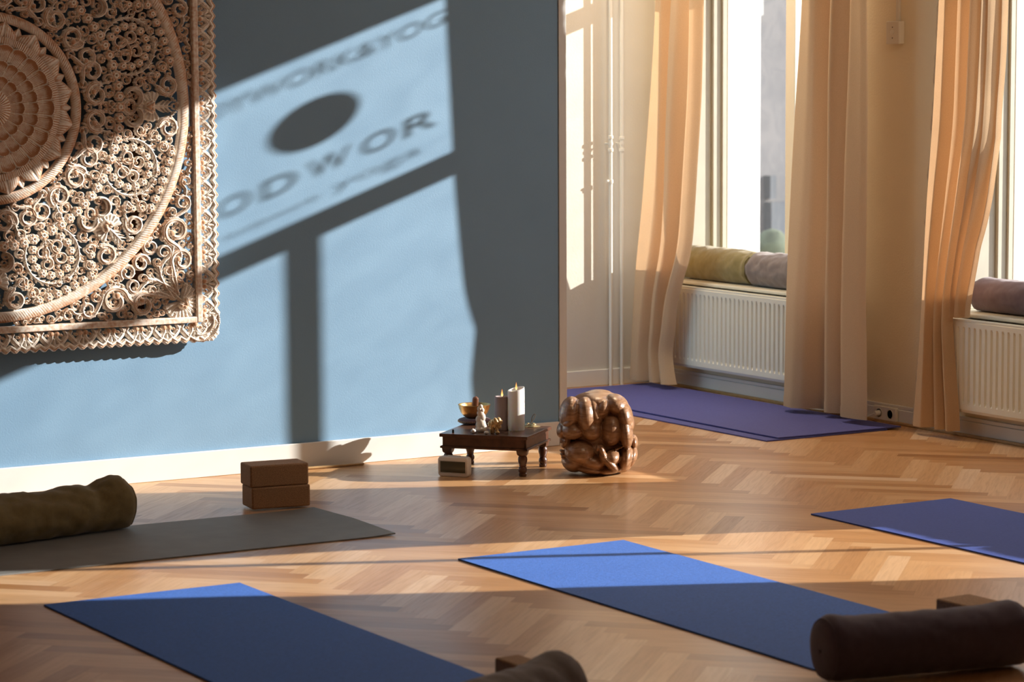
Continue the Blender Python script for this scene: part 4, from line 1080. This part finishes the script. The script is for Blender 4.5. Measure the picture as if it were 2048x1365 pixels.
def fill_gaps(n=95):
    st = 4; occ = F.S[::st, ::st] > -.001; m = occ.shape[0]; cc = np.arange(m)*RES*st
    U, V = np.meshgrid(cc, cc, indexing='ij'); rad = np.hypot(U, V)
    dom = (rad > .336) & (np.maximum(U, V) < .756) & ~((rad > .702) & (rad < .748))
    D = np.minimum(np.minimum(np.abs(rad-.334), np.where(rad < .726, np.abs(rad-.706), np.abs(rad-.745))), .757-np.maximum(U, V)).astype(np.float32)+.002
    oi = np.stack([U[occ], V[occ]], -1).astype(np.float32); ci = np.argwhere(dom & ~occ)
    dist = np.zeros(len(ci), np.float32); pc = np.stack([U[ci[:, 0], ci[:, 1]], V[ci[:, 0], ci[:, 1]]], -1).astype(np.float32)
    for a in range(0, len(pc), 500):
        q = pc[a:a+500]; dist[a:a+500] = np.sqrt(((q[:, None, :]-oi[None])**2).sum(-1).min(1))
    dist = np.minimum(dist, D[ci[:, 0], ci[:, 1]])
    for k in range(n):
        i = int(dist.argmax()); r = float(dist[i])
        if r < .0075: break
        c = pc[i]; r = min(r, .030)*1.12
        if r > .0115: spiral((float(c[0]), float(c[1])), r, float((k*2.4) % 6.28), 1 if k % 2 else -1, leaf=r > .017, turns=1.2, h=.009, bz=-.001)
        else:
            a = math.atan2(c[1], c[0])+k; d = np.array([math.cos(a), math.sin(a)])*r*.8
            F.stroke(np.array([c-d, c, c+d]), [r*.45, r*.75, r*.25], .007, .008, 1, .2)
        dist = np.minimum(dist, np.sqrt(((pc-c)**2).sum(1))-r*.92)
fill_gaps()
def field_to_mesh(F, region=None):
    S, Z, W = F.S.copy(), F.Z, F.W
    # drop what falls under the rings, the rosette and the strip
    U, V = np.meshgrid(F.c, F.c, indexing='ij'); rad = np.hypot(U, V)
    inner = np.maximum(rad-.318, 0)*0+(rad > .318); 
    mask = (S > 0) & (rad > .318)
    cell = (mask[:-1, :-1] | mask[1:, :-1] | mask[:-1, 1:] | mask[1:, 1:])
    if region is not None: cell &= region(U, V)[:-1, :-1]
    used = np.zeros(S.shape, bool); used[:-1, :-1] |= cell; used[1:, :-1] |= cell; used[:-1, 1:] |= cell; used[1:, 1:] |= cell
    idx = -np.ones(S.shape, np.int64); ii = np.argwhere(used); idx[used] = np.arange(len(ii))
    gx, gy = np.gradient(np.clip(S, -.01, .01), RES)
    g2 = np.maximum(gx*gx+gy*gy, .05)
    out = used & (S <= 0)
    du = np.where(out, -S*gx/g2, 0); dv = np.where(out, -S*gy/g2, 0)
    du = np.clip(du, -RES, RES); dv = np.clip(dv, -RES, RES)
    Zs = np.where(S > 0, Z, .008)
    Ws = np.where(S > 0, W, .6)
    u = (U+du)[used]; v = (V+dv)[used]; h = Zs[used]; w = Ws[used]
    ci = np.argwhere(cell); a = idx[ci[:, 0], ci[:, 1]]; b = idx[ci[:, 0]+1, ci[:, 1]]; c = idx[ci[:, 0]+1, ci[:, 1]+1]; d = idx[ci[:, 0], ci[:, 1]+1]
    Fc = np.stack([a, d, c, b], -1)
    # side walls down to the back plane
    n0 = len(u); edges = {}
    E = np.concatenate([Fc[:, [0, 1]], Fc[:, [1, 2]], Fc[:, [2, 3]], Fc[:, [3, 0]]]); key = np.sort(E, 1); k = key[:, 0]*(n0+1)+key[:, 1]
    uq, inv, cnt = np.unique(k, return_inverse=True, return_counts=True); bd = E[cnt[inv] == 1]
    bv = np.unique(bd); mp = -np.ones(n0, np.int64); mp[bv] = n0+np.arange(len(bv))
    Vv = np.concatenate([L3d(u, v, h), L3d(u[bv], v[bv], np.full(len(bv), .001))]); Wv = np.concatenate([w, np.full(len(bv), .35)])
    side = np.stack([bd[:, 1], bd[:, 0], mp[bd[:, 0]], mp[bd[:, 1]]], -1)
    return Vv, np.concatenate([Fc, side]), Wv
quads = []
for nm, reg in (('scrollwork', lambda U, V: (np.maximum(U, V) < .766)), ('border_carving', lambda U, V: (np.maximum(U, V) >= .766))):
    Vv, Fc, Wv = field_to_mesh(F, reg)
    o = relief_object(nm, Vv, Fc, Wv, panel)
    for sx, sz in ((1, -1), (-1, 1), (-1, -1)):
        c = o.copy(); c.scale = (sx, 1, sz); col.objects.link(c); c.parent = panel
# frame strip
g = G(); S0, S1 = .757, .779
def strip(u0, u1, v0, v1):
    g.box(CX+u0, CX+u1, YP-.030, YP+.016, CZ-v1, CZ-v0)
strip(S0, S1, -S1, S1); strip(-S1, -S0, -S1, S1); strip(-S0, S0, S0, S1); strip(-S0, S0, -S1, -S0)
o = g.build('frame_strip', 'carved', panel, bevel=.004)
at = o.data.attributes.new('wash', 'FLOAT', 'POINT'); at.data.foreach_set('value', [.45]*len(o.data.vertices))
# flat backing joints: thin battens that hold the carved boards on the wall
g = G()
for u in (-.55, 0, .55): g.box(CX+u-.02, CX+u+.02, YP+.016, Y1, CZ-.74, CZ+.74)
g.build('backing_batten', 'dark_wood', panel)

# ------------------------------------------------------------------ outside
tag(G().box(XW+.5, 80, -30, 80, -.9, -.7).build('ground_outside', 'paver', smooth=False), kind='structure')
bd_ = empty('house', (17, 24, -.7), label='blurred pale grey house across the street seen through the far window', cat='house')
G().box(13.5, 30, 20.5, 34, -.7, 8).build('facade', 'facade', bd_, smooth=False)
def far(px0, py0, px1, py1, y, nm, m, d=.15):
    a = onY(px0, py0, y); b = onY(px1, py1, y)
    return G().box(a[0], b[0], y, y+d, b[2], a[2]).build(nm, m, bd_, smooth=False)
far(1541, 352, 1553, 398, 20.4, 'house_window', 'window_dark'); far(1543, 405, 1590, 470, 20.38, 'dark_doorway', 'window_dark', .12)
far(1500, -60, 1526, 30, 20.4, 'awning', 'facade2', .12)
bd_['label'] = 'blurred pale grey house across the street seen through the far window'
g = G()
p = onY(1560, 492, 17)
for k in range(12):
    g.ell((p[0]-.75+k*.16, 17+random.uniform(-.2, .2), p[2]-.42+random.uniform(-.05, .12)), (.22, .25, .45), seg=16, rings=10)
tag(g.build('hedge', 'shrub'), 'dark blurred hedge in front of the pale house outside', 'hedge', kind='stuff')

# ------------------------------------------------------------------ light
# three added fill lamps, out of view, to lift the shade by the windows
ml = bpy.data.materials.new('fill_lamp_glow'); ml.use_nodes = True; b_ = ml.node_tree.nodes['Principled BSDF']; b_.inputs['Base Color'].default_value = (.9, .85, .75, 1)
b_.inputs['Emission Color'].default_value = (1, .70, .42, 1); b_.inputs['Emission Strength'].default_value = 1.2
for lx, ly, lb, en in ((2.0, 3.0, 'the near one', 3), (5.7, 6.6, 'the middle one', 12), (6.45, 9.75, 'the one in the alcove', 32)):
    e = empty('fill_lamp', (lx, ly, 3.05), label='added round warm white fill lamp under the ceiling, out of view, %s' % lb, cat='lamp', group='added fill lamps')
    G().lathe([(.001, 2.98), (.24, 2.985), (.25, 3.0), (.25, 3.07), (.24, 3.08), (.001, 3.08)], 40, (lx, ly, 0)).build('fill_lamp_shade', ml, e)
    G().lathe([(.05, 3.08), (.05, ZC)], 20, (lx, ly, 0)).build('fill_lamp_mount', 'frame', e)
    al = bpy.data.lights.new('fill_lamp_light', 'AREA'); al.shape = 'DISK'; al.size = .5; al.energy = en; al.color = (1.0, .76, .52)
    ao = bpy.data.objects.new('fill_lamp_light', al); col.objects.link(ao); ao.location = (lx, ly, 2.97)
sl = bpy.data.lights.new('sun', 'SUN'); sl.energy = 11.5; sl.angle = R(.45); sl.color = (1.0, .945, .87)
so = bpy.data.objects.new('sun', sl); col.objects.link(so); so.rotation_euler = SUN.to_track_quat('-Z', 'Y').to_euler(); so.location = (20, -5, 9)
w = bpy.data.worlds.new('sky'); scene.world = w; w.use_nodes = True; nt = w.node_tree; bg = nt.nodes['Background']
bg.inputs[0].default_value = (.86, .91, 1.04, 1); bg.inputs[1].default_value = 2.2
for y0, y1 in WIN:      # sky portals help sampling only
    pl = bpy.data.lights.new('sky_portal', 'AREA'); pl.shape = 'RECTANGLE'; pl.size = y1-y0; pl.size_y = WTOP-SILL; pl.cycles.is_portal = True
    po = bpy.data.objects.new('sky_portal', pl); col.objects.link(po); po.location = (XG+.06, (y0+y1)/2, (SILL+WTOP)/2); po.rotation_euler = Vector((-1, 0, 0)).to_track_quat('-Z', 'Y').to_euler()
